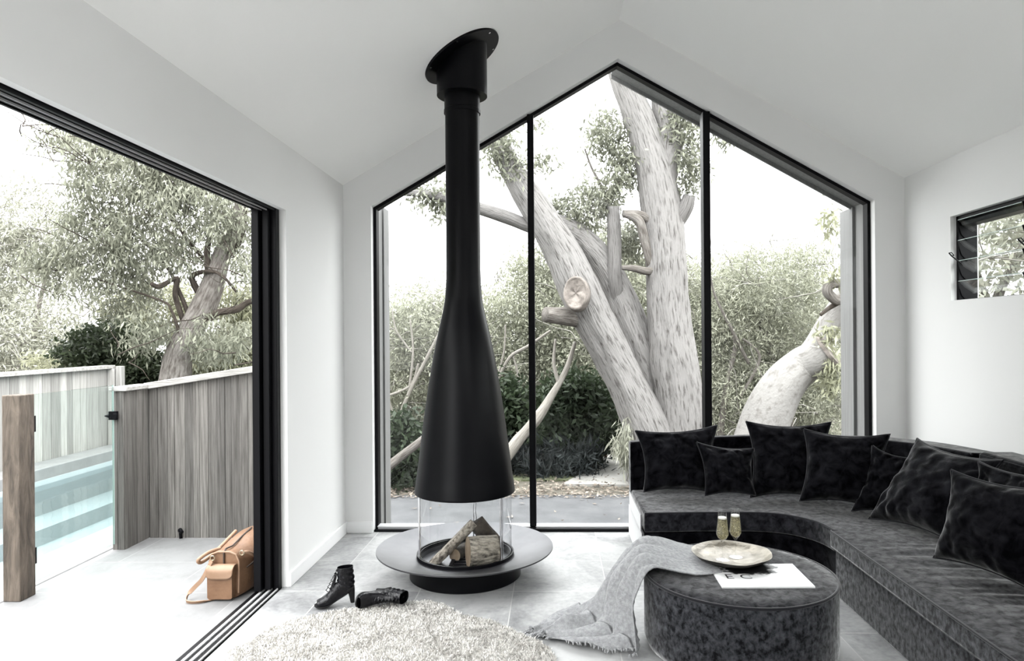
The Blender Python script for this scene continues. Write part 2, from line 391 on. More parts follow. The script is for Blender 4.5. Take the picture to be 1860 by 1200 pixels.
# ------------------------------------------------------------------ mesh building
class B:
    def __init__(s):
        s.v, s.f, s.uv = [], [], {}

    def poly(s, pts):
        o = len(s.v)
        s.v += [tuple(p) for p in pts]
        s.f.append(tuple(range(o, o + len(pts))))
        return s

    def box(s, lo, hi):
        x0, y0, z0 = lo
        x1, y1, z1 = hi
        return s.hexa([(x0, y0, z0), (x1, y0, z0), (x1, y1, z0), (x0, y1, z0), (x0, y0, z1), (x1, y0, z1), (x1, y1, z1), (x0, y1, z1)])

    def hexa(s, p):
        o = len(s.v)
        s.v += [tuple(q) for q in p]
        for f in ((3, 2, 1, 0), (4, 5, 6, 7), (0, 1, 5, 4), (1, 2, 6, 5), (2, 3, 7, 6), (3, 0, 4, 7)):
            s.f.append(tuple(o + i for i in f))
        return s

    def prism(s, pts2, axis, a, b):
        """polygon (list of 2-d points) pushed out along an axis from a to b"""
        def mk(p, t):
            if axis == 'x':
                return (t, p[0], p[1])
            if axis == 'y':
                return (p[0], t, p[1])
            return (p[0], p[1], t)
        n = len(pts2)
        o = len(s.v)
        s.v += [mk(p, a) for p in pts2] + [mk(p, b) for p in pts2]
        s.f.append(tuple(o + i for i in range(n)))
        s.f.append(tuple(o + n + i for i in reversed(range(n))))
        for i in range(n):
            j = (i + 1) % n
            s.f.append((o + j, o + i, o + n + i, o + n + j))
        return s

    def lathe(s, prof, c=(0, 0, 0), seg=64, close=False, wob=None, a0=0.0, a1=2 * PI):
        full = abs(a1 - a0 - 2 * PI) < 1e-6
        n = seg if full else seg + 1
        o = len(s.v)
        for r, z in prof:
            for k in range(n):
                a = a0 + (a1 - a0) * k / seg
                rr, zz = (r, z) if wob is None else wob(r, z, a)
                s.v.append((c[0] + rr * math.cos(a), c[1] + rr * math.sin(a), c[2] + zz))
        m = len(prof)
        for i in range(m - 1 + (1 if close else 0)):
            i2 = (i + 1) % m
            for k in range(seg):
                k2 = (k + 1) % n
                s.f.append((o + i * n + k, o + i * n + k2, o + i2 * n + k2, o + i2 * n + k))
        return s

    def tube(s, pts, rad, seg=10, caps=True, ridge=0.0, rfreq=3.0, flat=None, up=None):
        pts = [Vector(p) for p in pts]
        n = len(pts)
        if not hasattr(rad, '__len__'):
            rad = [rad] * n
        o = len(s.v)
        t_prev = None
        nrm = None
        ln = 0.0
        for i, p in enumerate(pts):
            t = (pts[min(i + 1, n - 1)] - pts[max(i - 1, 0)])
            t = t.normalized() if t.length > 1e-9 else Vector((0, 0, 1))
            if nrm is None:
                ref = Vector(up) if up else (Vector((0, 0, 1)) if abs(t.z) < 0.9 else Vector((1, 0, 0)))
                nrm = (ref - t * ref.dot(t)).normalized()
            else:
                nrm = (nrm - t * nrm.dot(t))
                nrm = nrm.normalized() if nrm.length > 1e-6 else Vector((1, 0, 0))
            bn = t.cross(nrm)
            if i:
                ln += (p - pts[i - 1]).length
            for k in range(seg):
                a = 2 * PI * k / seg
                rr = rad[i]
                if ridge:
                    q = Vector((math.cos(a) * rfreq, math.sin(a) * rfreq, ln * 1.3 + pts[0].x))
                    rr *= 1 + ridge * (noise.noise(q) + 0.6 * noise.noise(q * 2.7 + Vector((3, 1, 7))))
                ca, sa = math.cos(a) * rr, math.sin(a) * rr
                if flat:
                    ca *= flat
                s.v.append(tuple(p + nrm * ca + bn * sa))
        ln = 0.0
        for i in range(n - 1):
            l2 = ln + (pts[i + 1] - pts[i]).length
            for k in range(seg):
                k2 = (k + 1) % seg
                s.uv[len(s.f)] = [(k / seg, ln), ((k + 1) / seg, ln), ((k + 1) / seg, l2), (k / seg, l2)]
                s.f.append((o + i * seg + k, o + i * seg + k2, o + (i + 1) * seg + k2, o + (i + 1) * seg + k))
            ln = l2
        if caps:
            s.f.append(tuple(o + k for k in reversed(range(seg))))
            s.f.append(tuple(o + (n - 1) * seg + k for k in range(seg)))
        return s

    def grid(s, fn, nu, nv, wrap_u=False):
        o = len(s.v)
        mu = nu if wrap_u else nu + 1
        for j in range(nv + 1):
            for i in range(mu):
                s.v.append(tuple(fn(i / nu, j / nv)))
        for j in range(nv):
            for i in range(nu):
                i2 = (i + 1) % mu
                s.f.append((o + j * mu + i, o + j * mu + i2, o + (j + 1) * mu + i2, o + (j + 1) * mu + i))
        return s

    def loft(s, rings, caps=(True, True)):
        o = len(s.v)
        n = len(rings[0])
        for r in rings:
            s.v += [tuple(p) for p in r]
        for i in range(len(rings) - 1):
            for k in range(n):
                k2 = (k + 1) % n
                s.f.append((o + i * n + k, o + i * n + k2, o + (i + 1) * n + k2, o + (i + 1) * n + k))
        if caps[0]:
            s.f.append(tuple(o + k for k in reversed(range(n))))
        if caps[1]:
            s.f.append(tuple(o + (len(rings) - 1) * n + k for k in range(n)))
        return s

    def xf(s, m):
        s.v = [tuple(m @ Vector(p)) for p in s.v]
        return s


WL = {}


def props(o, label=None, cat=None, group=None, kind=None):
    if label:
        o['label'] = label
    if cat:
        o['category'] = cat
    if group:
        o['group'] = group
    if kind:
        o['kind'] = kind
    return o


def thing(name, label, cat, loc=(0, 0, 0), group=None, matrix=None):
    o = bpy.data.objects.new(name, None)
    COL.objects.link(o)
    o.empty_display_size = 0.1
    if matrix is not None:
        o.matrix_world = matrix
        WL[o.name] = Vector((0, 0, 0))
    else:
        o.location = loc
        WL[o.name] = Vector(loc)
    return props(o, label, cat, group)


def obj(name, b, m, parent=None, bevel=0.0, smooth=True, sharp=40, sub=0, solid=0.0, label=None, cat=None, group=None, kind=None, bseg=2):
    if isinstance(b, B):
        v, f, uv = b.v, b.f, b.uv
    else:
        v, f, uv = b[0], b[1], {}
    me = bpy.data.meshes.new(name)
    if parent is None:
        va = np.array(v, dtype=float)
        org = Vector(((va[:, 0].min() + va[:, 0].max()) / 2, (va[:, 1].min() + va[:, 1].max()) / 2, va[:, 2].min()))
    else:
        org = WL[parent.name]
    me.from_pydata([(p[0] - org[0], p[1] - org[1], p[2] - org[2]) for p in v], [], f)
    if uv:
        ul = me.uv_layers.new(name='UVMap')
        for i, c in uv.items():
            ls = me.polygons[i].loop_start
            for k in range(4):
                ul.data[ls + k].uv = c[k]
    me.materials.append(m)
    if smooth:
        me.polygons.foreach_set('use_smooth', [True] * len(me.polygons))
        me.set_sharp_from_angle(angle=R(sharp))
    me.update()
    o = bpy.data.objects.new(name, me)
    COL.objects.link(o)
    if parent is None:
        o.location = org
        WL[o.name] = org
    else:
        o.parent = parent
        WL[o.name] = org
    if bevel:
        md = o.modifiers.new('edge', 'BEVEL')
        md.width = bevel
        md.segments = bseg
        md.limit_method = 'ANGLE'
    if solid:
        md = o.modifiers.new('thick', 'SOLIDIFY')
        md.thickness = solid
        md.offset = 0
    if sub:
        md = o.modifiers.new('soft', 'SUBSURF')
        md.levels = md.render_levels = sub
    return props(o, label, cat, group, kind)


def struct(name, b, m, parent=None, **k):
    return obj(name, b, m, parent, kind='structure' if parent is None else None, **k)


def spline(ctrl, n):
    """smooth line through control rows (any length); returns n+1 rows"""
    c = np.array(ctrl, dtype=float)
    m = len(c)
    out = []
    for i in range(n + 1):
        t = i / n * (m - 1)
        k = min(int(t), m - 2)
        u = t - k
        p0, p1, p2, p3 = c[max(k - 1, 0)], c[k], c[k + 1], c[min(k + 2, m - 1)]
        out.append(0.5 * (2 * p1 + (p2 - p0) * u + (2 * p0 - 5 * p1 + 4 * p2 - p3) * u * u + (3 * p1 - p0 - 3 * p2 + p3) * u ** 3))
    return np.array(out)


# ------------------------------------------------------------------ the room
XL, XR, YB, EAVE, RIDGE, XM = -1.494, 2.463, 4.84, 2.481, 3.624, 0.485
YR = -2.4
SL = (RIDGE - EAVE) / (XM - XL)

struct('floor', B().box((XL - 0.03, YR, -0.12), (XR + 0.2, YB + 0.16, 0.0)), M['tile'], smooth=False)

# back gable wall with the pentagon opening
WX0, WX1, WZ, WAX, WAZ = -1.295, 2.258, 2.331, 0.472, 3.352
outer = [(XL - 0.2, -0.1), (XL - 0.2, EAVE + 0.3), (XM, RIDGE + 0.35), (XR + 0.2, EAVE + 0.3), (XR + 0.2, -0.1)]
inner = [(WX0, -0.1), (WX0, WZ), (WAX, WAZ), (WX1, WZ), (WX1, -0.1)]
bw = B()
for i in range(4):
    bw.prism([outer[i], outer[i + 1], inner[i + 1], inner[i]], 'y', YB, YB + 0.16)
struct('wall_back', bw, M['wall'], smooth=False)

DZ, DY0, DY1 = 2.112, 0.1, 3.792
wl = B().box((XL - 0.166, DY1, -0.1), (XL, YB + 0.1, EAVE + 0.05))
wl.box((XL - 0.034, DY0, DZ), (XL, DY1, EAVE + 0.05)).box((XL - 0.166, DY0, DZ + 0.055), (XL - 0.034, DY1, EAVE + 0.05))
wl.box((XL - 0.166, YR, -0.1), (XL, DY0, EAVE + 0.05))
struct('wall_left', wl, M['wall'], smooth=False)

LZ0, LZ1, LY1, LY0 = 1.595, 2.114, 4.29, 0.58
wr = B().box((XR, LY1, -0.1), (XR + 0.17, YB + 0.1, EAVE + 0.05))
wr.box((XR, LY0, -0.1), (XR + 0.17, LY1, LZ0)).box((XR, LY0, LZ1), (XR + 0.17, LY1, EAVE + 0.05))
wr.box((XR, YR, -0.1), (XR + 0.17, LY0, EAVE + 0.05))
struct('wall_right', wr, M['wall'], smooth=False)
M['wall_dark'] = mat('unseen_dark_wall', (0.10, 0.098, 0.095, 1), (0.14, 0.137, 0.13, 1), scale=5, rough=0.7, stretch=(6, 6, 0.4))  # unseen wall behind the camera, made dark to cut light bounced forward
struct('wall_front', B().prism(outer, 'y', YR - 0.15, YR), M['wall_dark'], smooth=False)
# the roof slopes
SR = (RIDGE - EAVE) / (XR - XM)
cb = B()


def slope_piece(x0, x1, y0, y1):
    zf = lambda x: RIDGE - (SL * (XM - x) if x <= XM else SR * (x - XM))
    cb.prism([(x0, zf(x0)), (x0, zf(x0) + 0.2), (x1, zf(x1) + 0.2), (x1, zf(x1))], 'y', y0, y1)


SKY0, SKY1 = -2.2, -0.6      # two unseen roof openings behind the camera, added to lift the interior light
for x0, x1, h0, h1 in ((XL - 0.3, XM, XL + 0.3, XM - 0.12), (XM, XR + 0.3, XM + 0.12, XR - 0.3)):
    slope_piece(x0, x1, SKY1, YB + 0.06)
    slope_piece(x0, x1, YR - 0.1, SKY0)
    slope_piece(x0, h0, SKY0, SKY1)
    slope_piece(h1, x1, SKY0, SKY1)
struct('ceiling', cb, M['ceil'], smooth=False)
struct('baseboard_left', B().box((XL, DY1, 0), (XL + 0.014, YB, 0.082)), M['trimw'], bevel=0.003)
struct('baseboard_back', B().box((XL + 0.014, YB - 0.014, 0), (WX0 - 0.004, YB, 0.082)), M['trimw'], bevel=0.003)
struct('baseboard_right', B().box((XR - 0.014, YR, 0), (XR, YB, 0.082)), M['trimw'], bevel=0.003)

# gable window: black frame, two mullions, three panes
FY0, FY1 = 4.905, 4.975
fr = B()
fw = 0.022


def inset(d):
    a = math.atan(SL)
    return [(WX0 + d, 0.0), (WX0 + d, WZ + d * math.tan(a) - d / math.cos(a)), (WAX, WAZ - d / math.cos(a)), (WX1 - d, WZ + d * math.tan(a) - d / math.cos(a)), (WX1 - d, 0.0)]


o0, i0 = inset(0.0), inset(fw)
for i in range(4):
    fr.prism([o0[i], o0[i + 1], i0[i + 1], i0[i]], 'y', FY0, FY1)
wf = struct('window_1', fr, M['black'], smooth=False)
props(wf, 'gable ended picture window with black frame in the back wall', 'window')
for mx, wd in ((-0.154, 0.046), (1.098, 0.05)):
    zt = WAZ - SL * abs(mx - WAX) - 0.01
    obj('mullion', B().box((mx - wd / 2, FY0 - 0.03, 0.02), (mx + wd / 2, FY1, zt)), M['black'], wf, bevel=0.003)
obj('bottom_rail', B().box((WX0 + fw, FY0 - 0.012, 0.012), (WX1 - fw, FY1, 0.03)).box((WX0 + fw, FY0 - 0.03, 0.03), (WX1 - fw, FY1 - 0.02, 0.036)), M['silver'], wf, smooth=False, label='silver bottom rail')
obj('bottom_gasket', B().box((WX0, FY0 - 0.045, 0.0), (WX1, FY0 - 0.012, 0.013)), M['black'], wf, smooth=False)
za = lambda x: WAZ - SL * abs(x - WAX) - 0.02
for x0, x1 in ((WX0 + fw, -0.177), (-0.131, 1.073), (1.123, WX1 - fw)):
    pl = [(x0, 0.03), (x0, za(x0))]
    if x0 < WAX < x1:
        pl.append((WAX, za(WAX)))
    pl += [(x1, za(x1)), (x1, 0.03)]
    obj('window_pane', B().poly([(p[0], FY0 + 0.04, p[1]) for p in pl]), M['glass'], wf, smooth=False)

# weathered timber lining outside the window
ln = B().box((WX0 - 0.02, FY1 + 0.01, -0.1), (WX0, 5.19, WZ + 0.03))
ln.box((WX0 - 0.02, 5.16, -0.6), (-1.282, 5.32, WZ + 0.05))
struct('trim_1', ln, M['lining'], smooth=False)
rn = B().box((WX1, FY1 + 0.01, -0.1), (WX1 + 0.02, 5.19, WZ + 0.02))
rn.box((2.236, 5.15, -0.6), (WX1 + 0.02, 5.37, WZ + 0.005))
struct('trim_2', rn, M['lining'], smooth=False)
rf = B().prism([(WAX - 0.02, WAZ + 0.012), (WX1 + 0.02, WZ - 0.0), (WX1 + 0.02, WZ + 0.04), (WAX - 0.02, WAZ + 0.05)], 'y', FY1 + 0.01, 5.17)
rf.prism([(WAX - 0.02, WAZ - 0.012), (WX1 + 0.02, WZ - 0.028), (WX1 + 0.02, WZ + 0.04), (WAX - 0.02, WAZ + 0.05)], 'y', 5.17, 5.19)
struct('trim_3', rf, M['lining'], smooth=False)

# sliding door frame in the left wall
DX0, DX1 = -1.645, -1.53
d1 = struct('door_1', B().box((DX0, DY0, 2.135), (DX1, DY1 - 0.012, DZ + 0.05)), M['black'], smooth=False)
props(d1, 'black sliding door frame standing open in the left wall', 'door')
hd = B()
for k, x in enumerate((DX1 - 0.012, DX1 - 0.048, DX1 - 0.084, DX0 + 0.004)):
    hd.box((x - 0.006, DY0, 2.10), (x + 0.006, DY1 - 0.02, 2.136))
obj('head_track', hd, M['black'], d1, smooth=False)
gl = B()
for x in (DX1 - 0.036, DX1 - 0.072):
    gl.box((x - 0.0012, DY0, 2.096), (x + 0.0012, DY1 - 0.02, 2.104))
obj('track_edge', gl, M['silver'], d1, smooth=False, label='thin silver track edge')
obj('jamb', B().box((DX0, DY1 - 0.05, 0.0), (DX1, DY1 - 0.004, 2.135)), M['black'], d1, bevel=0.003)
pn = B().box((DX0 + 0.004, DY1 - 0.115, 0.015), (DX0 + 0.044, DY1 - 0.05, 2.115)).box((DX0 + 0.05, DY1 - 0.085, 0.015), (DX0 + 0.085, DY1 - 0.05, 2.115))
obj('door_stile', pn, M['black'], d1, bevel=0.003)
sl_ = B()
sl_.box((DX0, DY0, -0.01), (DX1, DY1 - 0.004, 0.004))
obj('sill', sl_, M['black'], d1, smooth=False)
sr = B()
for x in (DX0 + 0.034, DX0 + 0.042, DX0 + 0.070, DX0 + 0.078, DX1 - 0.006):
    sr.box((x - 0.0028, DY0, 0.002), (x + 0.0028, DY1 - 0.05, 0.011))
obj('sill_rail', sr, M['silver'], d1, smooth=False, label='silver sill rails')

# louvre window in the right wall
lw = struct('window_2', B().box((XR + 0.035, LY0, LZ1 - 0.03), (XR + 0.15, LY1 - 0.0, LZ1)).box((XR + 0.05, LY0, LZ1 - 0.062), (XR + 0.13, LY1, LZ1 - 0.036))
            .box((XR + 0.045, LY0, LZ0), (XR + 0.14, LY1, LZ0 + 0.006)), M['black'], bevel=0.002)
props(lw, 'louvre window with glass blades in the right wall', 'window')
bay = 0.618
for k in range(7):
    y = LY1 - 0.012 - bay * k
    if y < LY0 - 0.1:
        break
    yy = max(y, LY0 + 0.015)
    wj = 0.012
    obj('louvre_jamb', B().box((XR + 0.035, yy - wj, LZ0), (XR + 0.15, yy + wj, LZ1)), M['black'], lw, bevel=0.002)
    if k < 6:
        y2 = max(y - bay, LY0 + 0.03)
        for q in range(4):
            zt = LZ0 + 0.115 + 0.125 * q
            p = [(XR + 0.028, zt), (XR + 0.032, zt + 0.003), (XR + 0.098, zt - 0.118), (XR + 0.094, zt - 0.121)]
            obj('louvre_blade', B().prism(p, 'y', y2 + wj + 0.002, yy - wj - 0.002), M['glass'], lw, smooth=False)
            ed = B()
            for ye in (yy - wj - 0.004, y2 + wj + 0.004):
                ed.prism([(XR + 0.022, zt + 0.004), (XR + 0.034, zt + 0.006), (XR + 0.102, zt - 0.118), (XR + 0.085, zt - 0.124), (XR + 0.05, zt - 0.085)], 'y', ye - 0.003, ye + 0.003)
            obj('blade_clip', ed, M['black'], lw, smooth=False)
            obj('blade_edge', B().box((XR + 0.026, y2 + 0.02, zt + 0.001), (XR + 0.031, yy - 0.02, zt + 0.004)), M['glass_edge'], lw, smooth=False)
    lev = B().tube([(XR + 0.05, yy - 0.03, LZ0 + 0.215), (XR + 0.02, yy - 0.04, LZ0 + 0.235), (XR - 0.03, yy - 0.05, LZ0 + 0.27), (XR - 0.045, yy - 0.05, LZ0 + 0.288)], 0.004, 8)
    lev.tube([(XR - 0.03, yy - 0.075, LZ0 + 0.27), (XR - 0.045, yy - 0.075, LZ0 + 0.288), (XR - 0.045, yy - 0.05, LZ0 + 0.288), (XR - 0.03, yy - 0.05, LZ0 + 0.27), (XR - 0.03, yy - 0.075, LZ0 + 0.27)], 0.003, 6)
    obj('louvre_lever', lev, M['black'], lw)

# ------------------------------------------------------------------ outside: patio, pool, ground
GZ = -0.6
pt = B().prism([(DX0 - 0.0, -4.0), (DX0 - 0.0, 4.80), (-2.90, 4.80), (-3.30, 4.80), (-3.30, 2.0), (-3.30, -4.0)], 'z', GZ, -0.012)
struct('patio', pt, M['patio'], smooth=False)
struct('pool_coping', B().box((-3.34, 1.5, -0.5), (-2.965, 9.0, -0.006)), M['coping'], bevel=0.01)
pool = struct('pool', B().box((-5.6, 1.5, -0.75), (-3.34, 9.0, -0.55)).box((-5.9, 1.5, -0.55), (-5.25, 9.0, -0.05)).box((-5.25, 8.4, -0.55), (-3.34, 9.0, -0.03))
              .box((-5.25, 1.5, -0.55), (-4.85, 8.4, -0.40)).box((-5.25, 1.4, -0.55), (-3.34, 1.5, -0.05)), M['poolwall'], smooth=False)
obj('water', B().poly([(-5.25, 1.5, -0.10), (-3.34, 1.5, -0.10), (-3.34, 8.4, -0.10), (-5.25, 8.4, -0.10)]), M['water'], pool, smooth=False)
struct('pool_ledge', B().box((-5.58, 3.0, -0.06), (-5.26, 8.42, 0.07)), M['coping'], bevel=0.01)
struct('ground', B().box((-60, -30, GZ - 0.3), (60, 90, GZ - 0.012)), M['soil'], smooth=False)
struct('road', B().box((-20, 5.45, GZ - 0.05), (30, 8.55, GZ)), M['asphalt'], smooth=False)
struct('lawn', B().box((-6, 9.4, GZ - 0.05), (1.4, 10.4, GZ + 0.012)), M['lawn'], smooth=False)
struct('driveway', B().prism([(0.10, 9.10), (3.4, 8.9), (3.6, 10.2), (3.2, 14.5), (1.15, 14.5), (0.72, 11.0), (0.48, 10.0)], 'z', GZ - 0.05, GZ + 0.02), M['concrete'], smooth=False)


def leaves(P, length, width, hang=0.6, spread=1.0):
    """lozenge leaves, one small quad each"""
    P = np.asarray(P)
    n = len(P)
    d = RNG.normal(size=(n, 3)) * spread
    d[:, 2] -= hang * 2
    d /= np.linalg.norm(d, axis=1)[:, None]
    q = RNG.normal(size=(n, 3))
    w = np.cross(d, q)
    w /= np.linalg.norm(w, axis=1)[:, None] + 1e-9
    L_ = (length * RNG.uniform(0.6, 1.3, n))[:, None]
    W_ = (width * RNG.uniform(0.7, 1.3, n))[:, None]
    v = np.stack([P, P + d * L_ * 0.45 + w * W_ / 2, P + d * L_, P + d * L_ * 0.45 - w * W_ / 2], axis=1).reshape(-1, 3)
    return v


def quads_obj(name, v, m, parent=None, **k):
    n = len(v) // 4
    if parent is None:
        org = np.array([v[:, 0].mean(), v[:, 1].mean(), v[:, 2].min()])
    else:
        org = np.array(WL[parent.name])
    v = v - org
    me = bpy.data.meshes.new(name)
    me.vertices.add(n * 4)
    me.vertices.foreach_set('co', v.astype(np.float32).ravel())
    me.loops.add(n * 4)
    me.loops.foreach_set('vertex_index', np.arange(n * 4, dtype=np.int32))
    me.polygons.add(n)
    me.polygons.foreach_set('loop_start', np.arange(0, n * 4, 4, dtype=np.int32))
    me.update(calc_edges=True)
    me.materials.append(m)
    o = bpy.data.objects.new(name, me)
    COL.objects.link(o)
    if parent is None:
        o.location = org
        WL[o.name] = Vector(org)
    else:
        o.parent = parent
        WL[o.name] = Vector(org)
    return props(o, **k)


def blob_points(blobs, n, clus=60, sig=0.3):
    """points clustered inside ellipsoids: blobs are (x, y, z, rx, ry, rz)"""
    vol = np.array([b[3] * b[5] for b in blobs])
    out = []
    for b, w in zip(blobs, vol / vol.sum()):
        k = max(4, int(clus * w))
        c = RNG.normal(size=(k, 3))
        c /= np.linalg.norm(c, axis=1)[:, None]
        c *= (RNG.uniform(0.15, 1, k) ** 0.45)[:, None]
        c = c * np.array(b[3:]) + np.array(b[:3])
        m = max(8, int(n * w))
        idx = RNG.integers(0, k, m)
        out.append(c[idx] + RNG.normal(size=(m, 3)) * sig * np.array([1, 1, 0.8]))
    return np.concatenate(out)


def px_blob(px, py, Y, rx, ry, depth=None):
    c = at(px, py, Y)
    return (c.x, c.y, c.z, rx * Y / F_PX, (depth if depth else rx * Y / F_PX * 0.7), ry * Y / F_PX)


def px_path(rows, n):
    """rows of (px, py, Y, half width in px) -> smooth world path and radii"""
    c = [tuple(at(r[0], r[1], r[2])) + (r[3] * r[2] / F_PX,) for r in rows]
    s_ = spline(c, n)
    return s_[:, :3], np.maximum(s_[:, 3], 0.004)


def twig_mesh(starts, n, length, r, droop=0.0, curl=0.5):
    b = B()
    for k in range(n):
        p = Vector(starts[int(RNG.integers(0, len(starts)))])
        d = Vector(RNG.normal(size=3)).normalized()
        d.z = abs(d.z) * 0.6 - droop
        pts = [p.copy()]
        L_ = length * random.uniform(0.5, 1.3)
        for i in range(5):
            d = (d + Vector(RNG.normal(size=3)) * curl * 0.4).normalized()
            p = p + d * L_ / 5
            pts.append(p.copy())
        b.tube(pts, [r * (1 - 0.15 * i) for i in range(6)], 4, caps=False)
    return b


# fallen leaves along the road edge
lp = np.stack([RNG.uniform(-5, 6, 5200), 8.35 + np.abs(RNG.normal(0.45, 0.42, 5200)), np.full(5200, GZ + 0.03)], axis=1)
lp2 = np.stack([RNG.uniform(-4, 5, 240), RNG.uniform(5.6, 8.4, 240), np.full(240, GZ + 0.015)], axis=1)
lv = leaves(np.concatenate([lp, lp2]), 0.075, 0.035, hang=0.0)
lv[:, 2] = GZ + 0.012 + np.abs(lv[:, 2] - GZ - 0.03) * 0.35
quads_obj('leaf_litter', lv, M['litter'], label='dry brown fallen leaves strewn along the road edge', cat='leaf litter', kind='stuff')

# fences, posts, glass gate
FYN = 4.755
ft = lambda x: 1.04 + (x + 2.87) * 0.150
fn = thing('fence', 'grey weathered board fence with sloping cap beside the doorway', 'fence', (-2.2, FYN, 0))
bb = B()
x = -2.86
while x < -1.67:
    w = random.choice((0.045, 0.06, 0.06, 0.075))
    dy = random.uniform(0, 0.008)
    bb.hexa([(x, FYN + dy, -0.02), (x + w - 0.002, FYN + dy, -0.02), (x + w - 0.002, FYN + 0.03, -0.02), (x, FYN + 0.03, -0.02),
             (x, FYN + dy, ft(x)), (x + w - 0.002, FYN + dy, ft(x + w)), (x + w - 0.002, FYN + 0.03, ft(x + w)), (x, FYN + 0.03, ft(x))])
    x += w
obj('board_panel', bb, M['grey_timber'], fn, smooth=False)
obj('cap_rail', B().hexa([(-2.88, FYN - 0.035, ft(-2.88)), (-1.67, FYN - 0.035, ft(-1.67)), (-1.67, FYN + 0.06, ft(-1.67)), (-2.88, FYN + 0.06, ft(-2.88)),
                          (-2.88, FYN - 0.035, ft(-2.88) + 0.045), (-1.67, FYN - 0.035, ft(-1.67) + 0.045), (-1.67, FYN + 0.06, ft(-1.67) + 0.045), (-2.88, FYN + 0.06, ft(-2.88) + 0.045)]), M['cap_timber'], fn, bevel=0.004)
rb = B()
for k in range(5):
    y = 4.50 + 0.066 * k
    rb.box((-2.895, y, -0.02), (-2.868 + random.uniform(-0.004, 0.0), y + 0.064, 1.045))
obj('return_panel', rb, M['grey_timber'], fn, smooth=False)
obj('end_post', B().box((-2.953, 4.49, -0.02), (-2.918, 4.55, 1.05)).box((-2.915, 4.488, -0.02), (-2.874, 4.55, 1.05)), M['grey_timber'], fn, bevel=0.003)
obj('return_cap', B().box((-2.965, 4.475, 1.048), (-2.845, 4.80, 1.075)), M['cap_timber'], fn, bevel=0.003)
lt = B().box((-2.962, 4.466, 0.858), (-2.908, 4.488, 0.915)).tube([(-2.960, 4.475, 0.885), (-2.985, 4.462, 0.885)], [0.016, 0.004], 8).box((-2.925, 4.455, 0.87), (-2.90, 4.47, 0.90))
obj('latch', lt, M['black'], fn, bevel=0.003)

ff = thing('fence', 'pale silvery board fence with light cap beyond the pool', 'fence', (-5.62, 6.5, -0.1))
bb = B()
y = 1.6
while y < 8.42:
    w = random.choice((0.10, 0.125, 0.15))
    bb.box((-5.63, y, -0.1), (-5.60 + random.uniform(-0.008, 0), y + w - 0.003, 1.02))
    y += w
obj('board_panel', bb, M['grey_timber2'], ff, smooth=False)
obj('cap_rail', B().box((-5.68, 1.6, 1.02), (-5.54, 8.50, 1.062)), M['cap_timber'], ff, bevel=0.004)
obj('end_post', B().box((-5.60, 8.43, -0.1), (-5.51, 8.52, 1.02)).box((-5.50, 8.44, -0.1), (-5.43, 8.52, 1.05)), M['grey_timber2'], ff, bevel=0.004)

gp = thing('gate_post', 'thick rough sawn brown timber post at the pool edge', 'post', (-2.92, 3.65, 0))
obj('post_body', B().box((-2.968, 3.597, -0.012), (-2.872, 3.707, 1.098)), M['post_timber'], gp, bevel=0.005)
for z in (0.20, 0.93):
    obj('hinge', B().box((-2.900, 3.705, z - 0.045), (-2.876, 3.722, z + 0.045)), M['black'], gp, bevel=0.002)
gg = thing('glass_gate', 'frameless clear glass pool gate between the timber posts', 'gate', (-2.935, 4.1, 0.03))
obj('gate_pane', B().box((-2.941, 3.735, 0.03), (-2.931, 4.475, 1.088)), M['glass_gate'], gg, smooth=False)
for y in (3.730, 4.475):
    obj('gate_edge', B().box((-2.9415, y, 0.03), (-2.9305, y + 0.0045, 1.088)), M['glass_edge'], gg, smooth=False)
tp = thing('garden_tap', 'small black tap low on the grey board fence', 'tap', (-2.64, FYN, 0.0))
tb = B().tube([(-2.636, 4.75, -0.012), (-2.636, 4.745, 0.03), (-2.632, 4.735, 0.046)], 0.011, 10)
obj('tap_body', tb, M['black'], tp)
obj('spout', B().tube([(-2.634, 4.74, 0.04), (-2.622, 4.715, 0.055), (-2.600, 4.70, 0.044)], [0.014, 0.015, 0.012], 10), M['black'], tp)

# ------------------------------------------------------------------ trees and shrubs outside
# large gum in front of the window
YG = 9.3
g0 = at(1200, 900, YG)
gum = thing('gum_tree', 'large pale gum tree with three thick trunks outside the gable window', 'tree', (g0.x, g0.y, GZ))
tk = B()
P_, R_ = px_path([(1195, 905, YG, 62), (1182, 800, YG, 44), (1150, 720, YG, 37), (1115, 650, YG, 35), (1080, 585, YG - .05, 36), (1050, 520, YG - .1, 37), (1020, 455, YG - .1, 33), (980, 390, YG - .15, 28), (935, 318, YG - .2, 22), (905, 255, YG - .2, 17), (885, 190, YG, 12)], 150)
tk.tube(P_, R_, 44, ridge=0.10, rfreq=3.0)
P_, R_ = px_path([(1215, 905, YG + .4, 50), (1205, 790, YG + .4, 40), (1185, 700, YG + .4, 38), (1155, 620, YG + .4, 34), (1125, 540, YG + .4, 30), (1098, 485, YG + .35, 27), (1060, 440, YG + .3, 25), (1020, 415, YG + .2, 22), (985, 400, YG + .1, 16)], 110)
tk.tube(P_, R_, 40, ridge=0.10, rfreq=3.0)
P_, R_ = px_path([(1240, 905, YG + .1, 66), (1240, 790, YG + .1, 48), (1234, 720, YG + .1, 45), (1222, 640, YG + .1, 42), (1214, 560, YG + .1, 38), (1209, 470, YG + .1, 37), (1204, 400, YG + .1, 37), (1192, 320, YG + .1, 34), (1172, 250, YG + .1, 29), (1150, 190, YG + .1, 25), (1132, 145, YG + .1, 23), (1110, 80, YG + .1, 19)], 160)
tk.tube(P_, R_, 44, ridge=0.09, rfreq=3.2)
obj('trunk', tk, M['gum'], gum, sharp=180)
